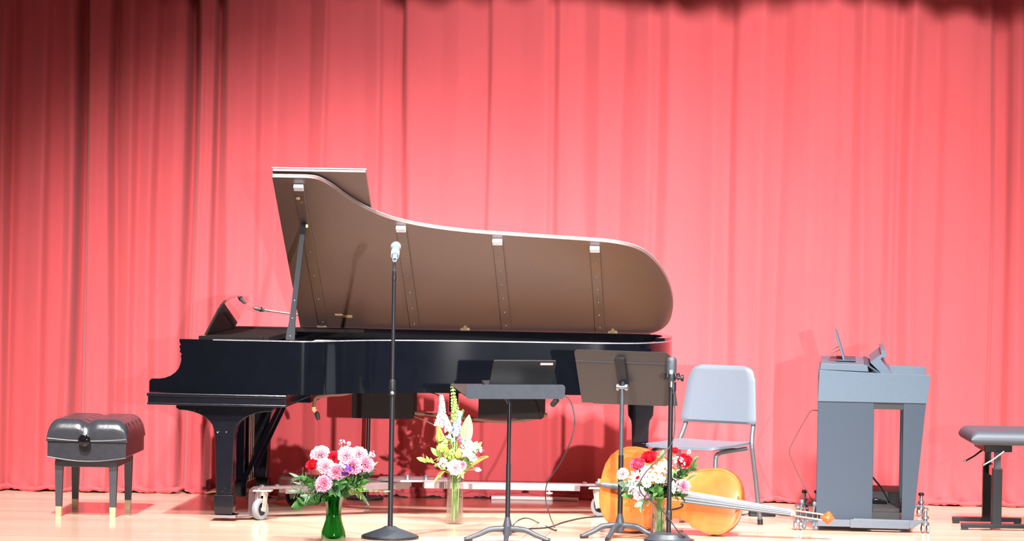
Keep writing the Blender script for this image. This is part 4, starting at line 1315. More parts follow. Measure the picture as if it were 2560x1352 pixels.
# ------------------------------------------------------------------ organ stool
sb = floor_at(2462, 1312)
sb = Vector((floor_at(2490, 1325).x, floor_at(2490, 1325).y, 0))
os_ = thing('organ_stool', 'black steel-framed stool with grey padded seat beside the organ', 'stool', sb, 0)
D2 = 0.40
for y, x, wdt in ((0.0, 0.0, 0.028), (D2, 0.0, 0.028)):
    MB().box2((x - 0.19, y - 0.022, 0.012), (x + 0.19, y + 0.022, 0.034)).build('foot_rail', 'black_metal', os_, bevel=0.003)
    MB().box2((x - 0.026, y - 0.022, 0.03), (x + 0.026, y + 0.022, 0.335)).build('post', 'black_metal', os_, bevel=0.003)
    MB().box2((x - 0.017, y - 0.015, 0.33), (x + 0.017, y + 0.015, 0.46)).build('inner_post', 'stand_grey', os_, bevel=0.002)
    for s in (-1, 1):
        MB().box2((x + s * 0.17 - 0.018, y - 0.02, 0.0), (x + s * 0.17 + 0.018, y + 0.02, 0.014)).build('foot_pad', 'rubber_black', os_)
MB().beam((0.0, 0.0, 0.31), (0.0, D2, 0.31), 0.02, 0.05).build('cross_bar', 'lacquer', os_)
MB().box2((-0.075, -0.03, 0.425), (0.075, D2 + 0.02, 0.462)).build('seat_frame', 'black_metal', os_, bevel=0.004)
for y, x in ((-0.035, -0.03), (0.22, -0.10)):
    lv = MB().tube([(x + 0.06, y, 0.43), (x + 0.0, y - 0.01, 0.385), (x - 0.045, y - 0.02, 0.36)], [0.006, 0.005, 0.005], 8).build('lever', 'steel' if y < 0 else 'black_metal', os_)
    MB().ell((x - 0.05, y - 0.02, 0.358), 0.008, seg=10, rings=6).build('lever_tip', 'steel', lv)
# cushion
mb = MB()
cx0, cx1, cy0, cy1 = -0.155, 0.26, -0.09, D2 + 0.10
NXc, NYc = 30, 30
def cz(s, t):
    ex = min(s, 1 - s) * (cx1 - cx0) / 0.045
    ey = min(t, 1 - t) * (cy1 - cy0) / 0.045
    fx_ = (1 - (1 - min(1, ex)) ** 2) ** 0.5
    fy_ = (1 - (1 - min(1, ey)) ** 2) ** 0.5
    return fx_ * fy_
def ease(i, n):
    q = i / n
    return 0.5 - 0.5 * math.copysign(abs(math.cos(math.pi * q)) ** 0.75, math.cos(math.pi * q))
for lay in (1, -1):
    for i in range(NYc + 1):
        for j in range(NXc + 1):
            s, t = ease(j, NXc), ease(i, NYc)
            h = cz(s, t)
            z = 0.492 + (0.046 * h if lay == 1 else -0.030 * h)
            mb.v.append(Vector((cx0 + (cx1 - cx0) * s - (0.0), cy0 + (cy1 - cy0) * t, z)))
n1 = (NXc + 1) * (NYc + 1)
for i in range(NYc):
    for j in range(NXc):
        q = i * (NXc + 1) + j
        mb.f.append((q, q + 1, q + NXc + 2, q + NXc + 1))
        mb.f.append((n1 + q, n1 + q + NXc + 1, n1 + q + NXc + 2, n1 + q + 1))
mb.build('seat_cushion', 'vinyl', os_, recalc=False, smooth=60)


# ------------------------------------------------------------------ cables lying about
def cable(name, label, pts, r, mat='cable', cat='cable', group=None):
    o = MB().tube(smooth_path(pts, 8), r, 7).build(name, mat)
    return tag(o, label, cat, group)


Yl = dk(0.25, 0.1, 0).y
fl_ = lambda x, y: floor_at(x, y, 0.004)
lp_pts = [dk(0.215, 0.12, 0.012), at(1420, 995, Yl), at(1434, 1030, Yl), at(1436, 1065, Yl - 0.02), at(1424, 1110, Yl - 0.03), at(1396, 1165, Yl), at(1369, 1205, Yl + 0.05), at(1364, 1245, Yl + 0.08), at(1375, 1290, Yl + 0.1),
          fl_(1386, 1316), fl_(1391, 1326), fl_(1375, 1320), fl_(1345, 1306), at(1318, 1295, Yl), at(1295, 1301, Yl - 0.02), at(1280, 1318, Yl - 0.03), fl_(1270, 1345)]
cable('laptop_cable', 'thin black cable drooping from the laptop stand to the floor', lp_pts, 0.0032)
cable('floor_cable', 'black cable lying across the floor from the laptop stand to the cello', [fl_(1272, 1332), fl_(1320, 1322), fl_(1370, 1318), fl_(1410, 1305), fl_(1460, 1294), fl_(1520, 1290)], 0.004)
Ym = s3.location.y
mc = [Vector(mo) + Vector((0, -0.02, -0.02)), at(1685, 985, Ym - 0.02), at(1687, 1060, Ym - 0.025), at(1680, 1105, Ym - 0.03), at(1655, 1140, Ym - 0.06), at(1622, 1172, Ym - 0.08), at(1602, 1200, Ym - 0.08), at(1599, 1222, Ym - 0.08), at(1610, 1240, Ym - 0.07), at(1635, 1258, Ym - 0.05), at(1664, 1285, Ym - 0.03), at(1688, 1318, Ym - 0.06), at(1705, 1338, Ym - 0.09), fl_(1735, 1350)]
cable('microphone_cable', 'thin black cable looping from the studio microphone in front of the white flowers', mc, 0.0034)
Yo = 0.25
cable('organ_cable', 'thin cable sagging from the organ back to the floor caster', [at(2046, 1027, Yo), at(2030, 1026, Yo), at(2018, 1040, Yo), at(1990, 1090, Yo), at(1974, 1125, Yo), at(1980, 1150, Yo), at(2005, 1205, Yo), at(2030, 1252, Yo), floor_at(2042, 1290, 0.004)], 0.0026, 'cable_brown')
Yw = 1.56
cable('white_cord', 'white cord lying on the floor along the curtain foot', [Vector((at(1228, 1250, Yw).x, Yw, 0.012)), Vector((at(1290, 1247, Yw).x, Yw + 0.02, 0.012)), Vector((at(1380, 1251, Yw).x, Yw, 0.012)), Vector((at(1445, 1252, Yw).x, Yw - 0.04, 0.012))], 0.011, 'white_cord', 'cord')
pa = thing('power_adapter', 'black power adapter lying on the floor behind the cello neck', 'adapter', floor_at(1905, 1290))
po = Vector(pa.location)
MB().prism(round_rect(-0.075, -0.03, 0.075, 0.03, 0.012), 0.0, 0.032, lambda a, b, n: po + Vector((a, b, n))).build('brick', 'laptop', pa, po, bevel=0.005)
MB().tube(smooth_path([po + Vector((0.075, 0, 0.014)), po + Vector((0.12, 0.02, 0.006)), po + Vector((0.19, 0.0, 0.005)), po + Vector((0.24, 0.05, 0.005))]), 0.004, 7).build('lead', 'cable', pa, po)
MB().tube(smooth_path([po + Vector((-0.075, 0, 0.014)), po + Vector((-0.11, 0.0, 0.006)), po + Vector((-0.16, 0.05, 0.005))]), 0.004, 7).build('lead', 'cable', pa, po)


# ------------------------------------------------------------------ flowers
def rvec(rg):
    return Vector((rg.uniform(-1, 1), rg.uniform(-1, 1), rg.uniform(-1, 1))).normalized()


def spokes(d, n, ph=0.0):
    a, b, _ = frame_from(d)
    return [a * math.cos(ph + 2 * math.pi * i / n) + b * math.sin(ph + 2 * math.pi * i / n) for i in range(n)]


def bloom_carnation(mb, c, d, r, rg):
    base = Vector(c) - Vector(d) * r * 0.55
    for lay, (n, a0, a1, l) in enumerate(((9, 1.0, 1.75, 1.08), (9, 0.75, 1.40, 1.10), (8, 0.55, 1.05, 1.08), (7, 0.32, 0.75, 1.05), (6, 0.12, 0.45, 1.02), (4, 0.02, 0.2, 0.98))):
        for o in spokes(d, n, rg.uniform(0, 6)):
            mb.petal(base, d, o, r * l * rg.uniform(0.92, 1.08), r * 1.0, a0, a1, 'fan', 0.05, r * 0.13, 4, 7, rg)


def bloom_rose(mb, c, d, r, rg):
    base = Vector(c) - Vector(d) * r * 0.7
    for lay, (n, k, a0, a1) in enumerate(((6, 1.25, 0.75, 0.95), (5, 1.30, 0.60, 0.55), (5, 1.32, 0.45, 0.25), (4, 1.34, 0.30, 0.02), (3, 1.34, 0.18, -0.12), (2, 1.3, 0.08, -0.15))):
        for o in spokes(d, n, rg.uniform(0, 6)):
            mb.petal(base, d, o, r * k, r * (1.35 - 0.14 * lay), a0 * 1.3, a1, 'round', 0.22, r * 0.04, 6, 6, rg)


def bloom_daisy(mb, c, d, r, rg):
    for lay in range(2):
        for o in spokes(d, 12, rg.uniform(0, 6)):
            mb.petal(Vector(c), d, o, r * (1.0 - 0.12 * lay), r * 0.42, 1.25 - 0.15 * lay, 1.5 - 0.15 * lay, 'round', 0.05, 0, 4, 3, rg)


def bloom_lily(mb, c, d, r, rg):
    base = Vector(c) - Vector(d) * r * 0.4
    for o in spokes(d, 6, rg.uniform(0, 6)):
        mb.petal(base, d, o, r * 1.35, r * 0.62, 0.35, 1.5, 'point', 0.12, 0.0, 7, 4, rg)


def bloom_tulip(mb, c, d, r, rg):
    base = Vector(c) - Vector(d) * r
    for lay in range(2):
        for o in spokes(d, 3, rg.uniform(0, 6)):
            mb.petal(base, d, o, r * 2.1, r * 1.25, 0.65, -0.45, 'point', 0.25, 0, 7, 5, rg)


def bloom_cluster(mb, c, d, r, rg, n=22, fr=0.3):
    for i in range(n):
        q = rvec(rg)
        q = (q + Vector(d) * 0.5).normalized()
        p = Vector(c) + q * r * rg.uniform(0.55, 1.0)
        for o in spokes(q, 5, rg.uniform(0, 6)):
            mb.petal(p, q, o, r * fr, r * fr * 0.9, 0.9, 1.5, 'round', 0.05, 0, 2, 2, rg)


def bloom_spike(mb, pts, r, rg, per=5):
    pts = smooth_path(pts, 4)
    n = len(pts)
    for i, p in enumerate(pts):
        d = (pts[min(i + 1, n - 1)] - pts[max(i - 1, 0)]).normalized()
        rr_ = r * (1 - 0.65 * i / n)
        for o in spokes(d, per, rg.uniform(0, 6)):
            q = (o + d * 0.5).normalized()
            cc = p + o * rr_ * 0.5
            for o2 in spokes(q, 4, rg.uniform(0, 6)):
                mb.petal(cc, q, o2, rr_ * 0.75, rr_ * 0.7, 0.5, 1.3, 'round', 0.1, rr_ * 0.05, 3, 3, rg)


KINDS_ = {'carnation': bloom_carnation, 'rose': bloom_rose, 'daisy': bloom_daisy, 'lily': bloom_lily, 'tulip': bloom_tulip, 'cluster': bloom_cluster}


def stem_pts(tip, mouth, foot, rg):
    mid = Vector(mouth) + Vector((rg.uniform(-0.012, 0.012), rg.uniform(-0.012, 0.012), 0))
    ft = Vector(foot) + Vector((rg.uniform(-0.02, 0.02), rg.uniform(-0.02, 0.02), 0.008 + rg.uniform(0, 0.02)))
    up = Vector(tip) * 0.45 + mid * 0.55 + Vector((0, 0, 0.012))
    return smooth_path([tip, up, mid, ft], 5)


def flower(kind, name, label, cat, px, py, Y, r, mat, vase, d=None, group=None, stem='stem', seed=0, centre=None):
    rg = random.Random(int(px * 7 + py * 13 + seed))
    c = at(px, py, Y)
    mouth, foot = vase
    if d is None:
        d = (c - Vector(mouth) + Vector((0, -0.05, 0.03))).normalized() * 0.7 + Vector((0, -0.7, 0.25))
    d = Vector(d).normalized()
    t = thing(name, label, cat, c, 0, group)
    mb = MB()
    KINDS_[kind](mb, c, d, r, rg)
    mb.build('bloom', mat, t, c, recalc=False, smooth=70)
    if centre:
        MB().ell(c + d * r * 0.12, (r * 0.22,) * 3, seg=10, rings=6).build('flower_centre', centre, t, c)
    base = c - d * r * 0.55
    sp_ = stem_pts(base, mouth, foot, rg)
    MB().tube(sp_, 0.0026, 6).build('stem', stem, t, c)
    if kind in ('carnation', 'rose', 'tulip'):
        MB().lathe([(0.003, -r * 0.5), (r * 0.2, -r * 0.3), (r * 0.32, 0.0), (r * 0.25, 0.01)], base + d * r * 0.05, d, 10).build('calyx', stem, t, c)
    return t


def leaf_sprig(name, label, base, tip, n, l, w, mat, group=None, seed=0, cat='leaf sprig', shape='point', spread=1.0, single=False, foot=None):
    rg = random.Random(seed + int(Vector(tip).x * 1000) + int(Vector(tip).z * 777))
    base, tip = Vector(base), Vector(tip)
    t = thing(name, label, cat, base, 0, group)
    mid = (base + tip) / 2 + Vector((0, 0, 0.02))
    path = smooth_path([base, mid, tip], 6)
    full = ([Vector(foot)] if foot is not None else []) + path
    MB().tube(full, 0.002, 5).build('stem', 'stem', t, base)
    mb = MB()
    m_ = len(path)
    if single:
        d = (tip - base)
        up = d.normalized()
        out = Vector((0, -0.4, -1)) if abs(up.z) < 0.9 else Vector((0, -1, 0))
        mb.petal(base, up, out, d.length, w, -0.15, 0.25, 'point', 0.12, 0.0, 10, 6, rg)
    else:
        n = int(n * 1.7)
        l *= 1.08
        for i in range(n):
            s = 0.25 + 0.75 * (i + 0.5) / n
            p = path[min(m_ - 1, int(s * (m_ - 1)))]
            ax_ = (path[min(m_ - 1, int(s * (m_ - 1)) + 1)] - path[max(0, int(s * (m_ - 1)) - 1)]).normalized()
            o = spokes(ax_, 1, rg.uniform(0, 6.28))[0]
            o = (o + Vector((0, -0.35, 0.1)) * spread).normalized()
            mb.petal(p, ax_, o, l * rg.uniform(0.75, 1.15), w * rg.uniform(0.8, 1.15), 0.5, 1.35, shape, 0.1, 0.0, 6, 4, rg)
        mb.petal(tip - (tip - mid).normalized() * l * 0.2, (tip - mid), Vector((0.2, -1, 0)), l, w, -0.1, 0.3, shape, 0.1, 0, 6, 4, rg)
    mb.build('leaf', mat, t, base, recalc=False, smooth=70)
    return t


# ---- green waisted vase, left bouquet
vb = Vector((floor_at(833, 1355).x, floor_at(833, 1355).y, 0))
gv = thing('flower_vase', 'green glass waisted vase of mixed carnations in front of the piano', 'vase', vb)
vp = [(0.0, 0.0), (0.052, 0.0), (0.060, 0.008), (0.063, 0.03), (0.060, 0.055), (0.050, 0.085), (0.041, 0.115), (0.038, 0.145), (0.040, 0.18), (0.046, 0.21), (0.052, 0.235), (0.0495, 0.235), (0.0435, 0.21), (0.0375, 0.18), (0.0355, 0.145), (0.0385, 0.115), (0.0475, 0.085), (0.057, 0.055), (0.059, 0.03), (0.055, 0.012), (0.0, 0.010)]
MB().lathe(vp, vb, (0, 0, 1), 40).build('vase_body', 'glass_green', gv, vb)
MB().lathe([(0.0, 0.011), (0.054, 0.0125), (0.058, 0.03), (0.056, 0.055), (0.0465, 0.085), (0.0375, 0.115), (0.0345, 0.145), (0.0345, 0.16), (0.0, 0.16)], vb, (0, 0, 1), 36).build('water', M['water'], gv, vb)
VL = (vb + Vector((0, 0, 0.23)), vb + Vector((0, 0, 0.015)))
Y1 = vb.y
G1 = None
flower('carnation', 'carnation', 'large pale pink carnation at the upper left of the green-vase bouquet', 'flower', 800, 1131, Y1 + 0.02, 0.048, 'p_pale', VL)
flower('carnation', 'carnation', 'pale pink carnation just below the large one in the green-vase bouquet', 'flower', 812, 1160, Y1 - 0.03, 0.042, 'p_pale', VL)
flower('carnation', 'carnation', 'pink carnation at the top centre of the green-vase bouquet', 'flower', 868, 1133, Y1 + 0.0, 0.045, 'p_pale', VL)
flower('carnation', 'carnation', 'pale carnation at the top right of the green-vase bouquet', 'flower', 899, 1131, Y1 + 0.03, 0.040, 'p_pale', VL)
flower('carnation', 'carnation', 'pink carnation right of centre in the green-vase bouquet, beside the purple flowers', 'flower', 884, 1160, Y1 - 0.03, 0.044, 'p_pink', VL)
flower('carnation', 'carnation', 'pink carnation at the far right of the green-vase bouquet', 'flower', 916, 1156, Y1 + 0.0, 0.042, 'p_pink', VL)
flower('carnation', 'carnation', 'pink carnation left of the purple flowers in the green-vase bouquet', 'flower', 840, 1176, Y1 - 0.06, 0.042, 'p_pink', VL)
flower('carnation', 'carnation', 'lowest pink carnation of the green-vase bouquet, above the vase rim', 'flower', 808, 1206, Y1 - 0.07, 0.043, 'p_pink', VL)
flower('rose', 'rose', 'red rose at the left edge of the green-vase bouquet', 'flower', 781, 1162, Y1 - 0.02, 0.036, 'p_red', VL)
flower('carnation', 'carnation', 'dark red carnation between the pale carnations of the green-vase bouquet', 'flower', 833, 1140, Y1 + 0.01, 0.034, 'p_red', VL)
flower('cluster', 'stock', 'purple flower cluster at the middle of the green-vase bouquet', 'flower', 866, 1178, Y1 - 0.06, 0.042, 'p_purple', VL)
flower('cluster', 'stock', 'lilac flower cluster above the purple one in the green-vase bouquet', 'flower', 857, 1165, Y1 - 0.07, 0.026, 'p_lilac', VL)
flower('cluster', 'statice', 'tall pale blue sprig topping the green-vase bouquet', 'flower', 855, 1106, Y1 + 0.02, 0.018, 'p_blue', VL)
flower('cluster', 'statice', 'second pale blue sprig beside the tall one of the green-vase bouquet', 'flower', 872, 1110, Y1 + 0.02, 0.014, 'p_blue', VL)
flower('cluster', 'statice', 'pale blue sprig at the right edge of the green-vase bouquet', 'flower', 930, 1136, Y1 + 0.0, 0.020, 'p_blue', VL)
m1 = VL[0]
sp1 = [
    ('leafy_sprig', 'feathery sage green sprig reaching left out of the green vase', (745, 1192), 12, 0.060, 0.014, 'leaf_sage', 0.0),
    ('leafy_sprig', 'grey-green sprig drooping low left of the green vase bouquet', (742, 1228), 12, 0.055, 0.013, 'leaf_sage', -0.04),
    ('leafy_sprig', 'dark leafy sprig under the red rose in the green vase', (770, 1200), 10, 0.06, 0.026, 'leaf', -0.03),
    ('leafy_sprig', 'broad green leaves hanging at the lower left of the green vase', (757, 1258), 5, 0.075, 0.05, 'leaf', -0.05),
    ('leafy_sprig', 'dark green leaves directly above the green vase rim', (838, 1222), 12, 0.06, 0.032, 'leaf_dark', -0.07),
    ('leafy_sprig', 'bright green leaves at the right of the green vase bouquet', (902, 1208), 9, 0.06, 0.030, 'leaf', -0.05),
    ('leafy_sprig', 'light green leaves low at the right of the green vase bouquet', (895, 1225), 7, 0.055, 0.022, 'leaf_light', -0.04),
    ('leafy_sprig', 'thin arching sprig at the far right of the green vase bouquet', (962, 1228), 9, 0.035, 0.009, 'leaf_sage', 0.0),
    ('leafy_sprig', 'dark leaves behind the pink carnations of the green vase bouquet', (900, 1180), 10, 0.055, 0.026, 'leaf_dark', 0.02),
    ('leafy_sprig', 'dark leaves in the heart of the green vase bouquet', (825, 1190), 12, 0.055, 0.03, 'leaf_dark', -0.02),
    ('leafy_sprig', 'dark leaves at the right rim of the green vase', (858, 1232), 8, 0.05, 0.026, 'leaf_dark', -0.03),
    ('leafy_sprig', 'wide leaves hanging over the left rim of the green vase', (795, 1245), 6, 0.06, 0.038, 'leaf', -0.04)]
sp1 += [
    ('leafy_sprig', 'fine grey-green sprig fanning out between the red rose and the left leaves', (752, 1210), 16, 0.05, 0.010, 'leaf_sage', -0.02),
    ('leafy_sprig', 'grey-green sprig arching low in front of the left leaves of the green vase', (768, 1238), 14, 0.055, 0.015, 'leaf_sage', -0.08),
    ('leafy_sprig', 'dark leaves between the lowest pink carnation and the purple flowers', (845, 1205), 12, 0.05, 0.026, 'leaf', -0.05),
    ('leafy_sprig', 'green leaves left of the lowest pink carnation', (785, 1215), 10, 0.05, 0.024, 'leaf', -0.05),
    ('leafy_sprig', 'dark leaves on the right, below the rightmost pink carnation', (918, 1188), 9, 0.05, 0.022, 'leaf_dark', 0.0),
    ('leafy_sprig', 'pale sage sprig behind the upper flowers of the green vase bouquet', (930, 1165), 8, 0.045, 0.014, 'leaf_sage', 0.04)]
for i, (nm, lb, (x, y), n_, l_, w_, mt, dy) in enumerate(sp1):
    leaf_sprig(nm, lb, m1 - Vector((0, 0, 0.02)), at(x, y, Y1 + dy), n_, l_, w_, mt, seed=i, foot=VL[1] + Vector((0.02 * math.sin(i), 0.02 * math.cos(i), 0.01)))
leaf_sprig('hanging_leaf', 'single grey-green leaf drooping right of the green vase', at(893, 1234, Y1 - 0.02), at(922, 1262, Y1 - 0.02), 1, 0.08, 0.036, 'leaf_sage', single=True, cat='leaf', foot=m1)

# ---- clear cylinder vase, middle bouquet
vb = Vector((floor_at(1136, 1309).x, floor_at(1136, 1309).y, 0))
cv = thing('flower_vase', 'clear cylinder vase of tall pale flowers in front of the curtain', 'vase', vb)
HV = 0.268
MB().lathe([(0.0, 0.0), (0.043, 0.0), (0.045, 0.003), (0.045, HV), (0.0425, HV), (0.0425, 0.012), (0.0, 0.012)], vb, (0, 0, 1), 36).build('vase_body', 'glass_clear', cv, vb)
MB().lathe([(0.0, 0.0125), (0.042, 0.0125), (0.042, 0.175), (0.0, 0.175)], vb, (0, 0, 1), 32).build('water', 'water', cv, vb)
VM = (vb + Vector((0, 0, HV - 0.01)), vb + Vector((0, 0, 0.018)))
Y2 = vb.y


def spike(name, label, pix, Y, r, mat, vase, per=5, stem='stem_light'):
    rg = random.Random(int(pix[0][0] * 3 + pix[0][1]))
    pts = [at(x, y, Y) for x, y in pix]
    t = thing(name, label, 'flower', pts[0])
    mb = MB()
    bloom_spike(mb, pts, r, rg, per)
    mb.build('florets', mat, t, pts[0], recalc=False, smooth=70)
    MB().tube(smooth_path([vase[1] + Vector((rg.uniform(-0.02, 0.02), rg.uniform(-0.015, 0.015), 0.0)), vase[0] + Vector((rg.uniform(-0.015, 0.015), 0, 0))] + pts, 4), 0.003, 6).build('stem', stem, t, pts[0])
    return t


spike('snapdragon', 'tall white snapdragon spike at the left of the clear-vase bouquet', [(1098, 1062), (1104, 1035), (1105, 1010), (1103, 990)], Y2 + 0.01, 0.026, 'p_white', VM)
spike('snapdragon', 'pale yellow-green snapdragon tip under the white spike of the clear vase', [(1104, 1098), (1098, 1082), (1097, 1064)], Y2 - 0.01, 0.022, 'leaf_yellow', VM)
spike('snapdragon', 'tallest spike of the clear-vase bouquet, lime green buds', [(1139, 1050), (1137, 1020), (1134, 992), (1131, 962)], Y2, 0.024, 'leaf_light', VM)
spike('delphinium', 'white delphinium spike in the middle of the clear-vase bouquet', [(1136, 1085), (1142, 1065), (1146, 1045), (1150, 1030)], Y2 - 0.01, 0.028, 'p_blue', VM)
spike('delphinium', 'short pale delphinium spike left of the middle one in the clear vase', [(1122, 1075), (1117, 1055), (1112, 1038)], Y2 - 0.02, 0.022, 'p_white', VM)
spike('greenery_spike', 'small green leaf spike right of the tallest spike in the clear vase', [(1146, 1050), (1153, 1035), (1158, 1025)], Y2 + 0.01, 0.016, 'leaf', VM, 3)
leaf_sprig('broad_leaf', 'large cream and green leaf standing at the right of the clear-vase bouquet', at(1162, 1112, Y2 + 0.02), at(1173, 1036, Y2 + 0.02), 1, 0.17, 0.066, 'leaf_pale', single=True, cat='leaf', foot=VM[0])
flower('cluster', 'hydrangea', 'lime green flower head at the left of the clear-vase bouquet', 'flower', 1110, 1118, Y2 - 0.02, 0.048, 'p_lime', VM)
flower('tulip', 'tulip', 'yellow tulip in the middle of the clear-vase bouquet', 'flower', 1146, 1132, Y2 - 0.06, 0.030, 'p_yellow', VM, d=(0.15, -0.3, 1))
flower('carnation', 'carnation', 'white and pink carnation at the front of the clear-vase bouquet', 'flower', 1139, 1166, Y2 - 0.06, 0.040, 'p_blush', VM)
flower('carnation', 'carnation', 'small pink carnation right of the white one in the clear vase', 'flower', 1157, 1160, Y2 - 0.06, 0.020, 'p_pink', VM)
flower('cluster', 'aster', 'white flower cluster at the lower left of the clear-vase bouquet', 'flower', 1106, 1156, Y2 - 0.05, 0.034, 'p_white', VM)
flower('lily', 'iris', 'pale lilac iris at the upper right of the clear-vase bouquet', 'flower', 1180, 1118, Y2 - 0.02, 0.042, 'p_blue', VM)
flower('lily', 'iris', 'white iris right of the yellow tulip in the clear vase', 'flower', 1168, 1134, Y2 - 0.05, 0.042, 'p_white', VM)
flower('tulip', 'iris', 'violet-blue bud hanging at the lower right of the clear-vase bouquet', 'flower', 1195, 1174, Y2 - 0.03, 0.022, 'p_lilac', VM, d=(0.8, -0.4, -0.1))
flower('cluster', 'aster', 'pale pink flower cluster near the top of the clear-vase bouquet', 'flower', 1150, 1101, Y2 - 0.03, 0.020, 'p_rose', VM)
flower('cluster', 'statice', 'pale blue flower cluster above the lime flower head in the clear vase', 'flower', 1125, 1098, Y2 - 0.03, 0.030, 'p_blue', VM)
flower('cluster', 'aster', 'white filler flowers right of centre in the clear-vase bouquet', 'flower', 1180, 1146, Y2 - 0.05, 0.028, 'p_white', VM)
sp2 = [('leafy_sprig', 'green leaves pointing left out of the clear-vase bouquet', (1060, 1150), 5, 0.05, 0.024, 'leaf_light', 0.0),
       ('leafy_sprig', 'bright leaves under the lime flower head in the clear vase', (1094, 1135), 8, 0.06, 0.03, 'leaf_light', 0.0),
       ('leafy_sprig', 'pale green leaves at the middle of the clear-vase bouquet', (1135, 1112), 9, 0.06, 0.03, 'leaf_light', 0.02),
       ('leafy_sprig', 'green leaves right of the yellow tulip in the clear vase', (1172, 1158), 8, 0.055, 0.026, 'leaf_light', 0.0),
       ('leafy_sprig', 'light leaves just above the clear vase rim', (1150, 1180), 7, 0.05, 0.024, 'stem_light', -0.03)]
flower('cluster', 'statice', 'lilac filler flowers at the right edge of the clear-vase bouquet', 'flower', 1196, 1125, Y2 - 0.0, 0.024, 'p_lilac', VM)
flower('cluster', 'hydrangea', 'second, paler lime flower head low in the clear-vase bouquet', 'flower', 1122, 1136, Y2 - 0.03, 0.036, 'p_lime', VM)
flower('cluster', 'aster', 'white filler flowers beside the large cream leaf in the clear vase', 'flower', 1160, 1112, Y2 - 0.03, 0.028, 'p_blue', VM)
sp2 += [('leafy_sprig', 'fresh green leaves at the back left of the clear-vase bouquet', (1100, 1105), 9, 0.055, 0.026, 'leaf_light', 0.03),
        ('leafy_sprig', 'fresh green leaves at the back right of the clear-vase bouquet', (1190, 1120), 9, 0.055, 0.024, 'leaf_light', 0.03),
        ('leafy_sprig', 'green leaves standing behind the delphiniums in the clear vase', (1130, 1075), 10, 0.05, 0.022, 'leaf', 0.03)]
for i, (nm, lb, (x, y), n_, l_, w_, mt, dy) in enumerate(sp2):
    leaf_sprig(nm, lb, VM[0] - Vector((0, 0, 0.01)), at(x, y, Y2 + dy), n_, l_, w_, mt, seed=20 + i, foot=VM[1] + Vector((0.02 * math.sin(i * 2), 0.02 * math.cos(i * 2), 0)))
leaf_sprig('lily_leaf', 'yellow-green leaf spreading right from the clear-vase bouquet', at(1178, 1166, Y2 - 0.03), at(1220, 1140, Y2 - 0.03), 1, 0.1, 0.042, 'leaf_yellow', single=True, cat='leaf', foot=VM[0])
leaf_sprig('lily_leaf', 'yellow leaf drooping left over the clear vase rim', at(1112, 1178, Y2 - 0.04), at(1084, 1206, Y2 - 0.04), 1, 0.08, 0.022, 'leaf_yellow', single=True, cat='leaf', foot=VM[0])

# ---- clear vase beside the cello, right bouquet
vb = Vector((floor_at(1648, 1348).x, floor_at(1648, 1348).y, 0))
rv = thing('flower_vase', 'clear glass vase of roses and white daisies in front of the cello', 'vase', vb)
HV = 0.215
MB().lathe([(0.0, 0.0), (0.042, 0.0), (0.044, 0.003), (0.046, HV), (0.0435, HV), (0.0415, 0.012), (0.0, 0.012)], vb, (0, 0, 1), 36).build('vase_body', 'glass_clear', rv, vb)
MB().lathe([(0.0, 0.0125), (0.041, 0.0125), (0.042, 0.13), (0.0, 0.13)], vb, (0, 0, 1), 32).build('water', 'water', rv, vb)
VR = (vb + Vector((0, 0, HV - 0.01)), vb + Vector((0, 0, 0.018)))
Y3 = vb.y
flower('rose', 'rose', 'red rose at the upper left of the bouquet in front of the cello', 'flower', 1622, 1143, Y3 + 0.0, 0.043, 'p_red', VR)
flower('rose', 'rose', 'pinkish red rose at the left of the cello bouquet, below the upper red rose', 'flower', 1594, 1160, Y3 - 0.02, 0.041, 'p_rose', VR)
flower('rose', 'rose', 'large red rose at the right of the bouquet, beside the microphone pole', 'flower', 1711, 1152, Y3 + 0.0, 0.047, 'p_red', VR)
flower('rose', 'rose', 'small red rose half behind the microphone pole', 'flower', 1688, 1126, Y3 + 0.03, 0.022, 'p_red', VR)
flower('rose', 'rose', 'small red rosebud among the white daisies of the cello bouquet', 'flower', 1597, 1196, Y3 - 0.05, 0.018, 'p_red', VR)
flower('carnation', 'carnation', 'pale pink carnation at the far left of the bouquet, before the music stand pole', 'flower', 1555, 1182, Y3 - 0.08, 0.030, 'p_blush', VR)
flower('carnation', 'carnation', 'pink carnation at the right of the bouquet, against the cello', 'flower', 1710, 1213, Y3 - 0.04, 0.036, 'p_pink', VR)
flower('carnation', 'carnation', 'white and pink carnation at the lower left of the cello bouquet', 'flower', 1596, 1231, Y3 - 0.06, 0.034, 'p_blush', VR)
flower('carnation', 'carnation', 'small pink carnation low in the cello bouquet, beside the looped cable', 'flower', 1611, 1236, Y3 - 0.055, 0.022, 'p_pink', VR)
for x, y, w in ((1632, 1192, 'upper left'), (1645, 1197, 'upper right'), (1617, 1208, 'lower')):
    flower('daisy', 'daisy', 'white daisy with green eye, the %s one of three in the cello bouquet' % w, 'flower', x, y, Y3 - 0.085, 0.026, 'p_white', VR, d=(0.05, -1, 0.25), group='white daisies', centre='centre')
flower('lily', 'alstroemeria', 'white star-shaped flower at the centre top of the cello bouquet', 'flower', 1648, 1174, Y3 - 0.05, 0.040, 'p_white', VR)
flower('lily', 'alstroemeria', 'white star-shaped flower at the left of the cello bouquet', 'flower', 1590, 1193, Y3 - 0.04, 0.040, 'p_white', VR)
flower('lily', 'alstroemeria', 'white star-shaped flower below the pinkish red rose', 'flower', 1614, 1176, Y3 - 0.03, 0.038, 'p_white', VR)
flower('lily', 'alstroemeria', 'white star-shaped flower at the right, beside the microphone pole', 'flower', 1682, 1220, Y3 - 0.04, 0.038, 'p_white', VR)
flower('lily', 'alstroemeria', 'white star-shaped flower behind the microphone pole, under the large red rose', 'flower', 1683, 1190, Y3 - 0.0, 0.036, 'p_white', VR)
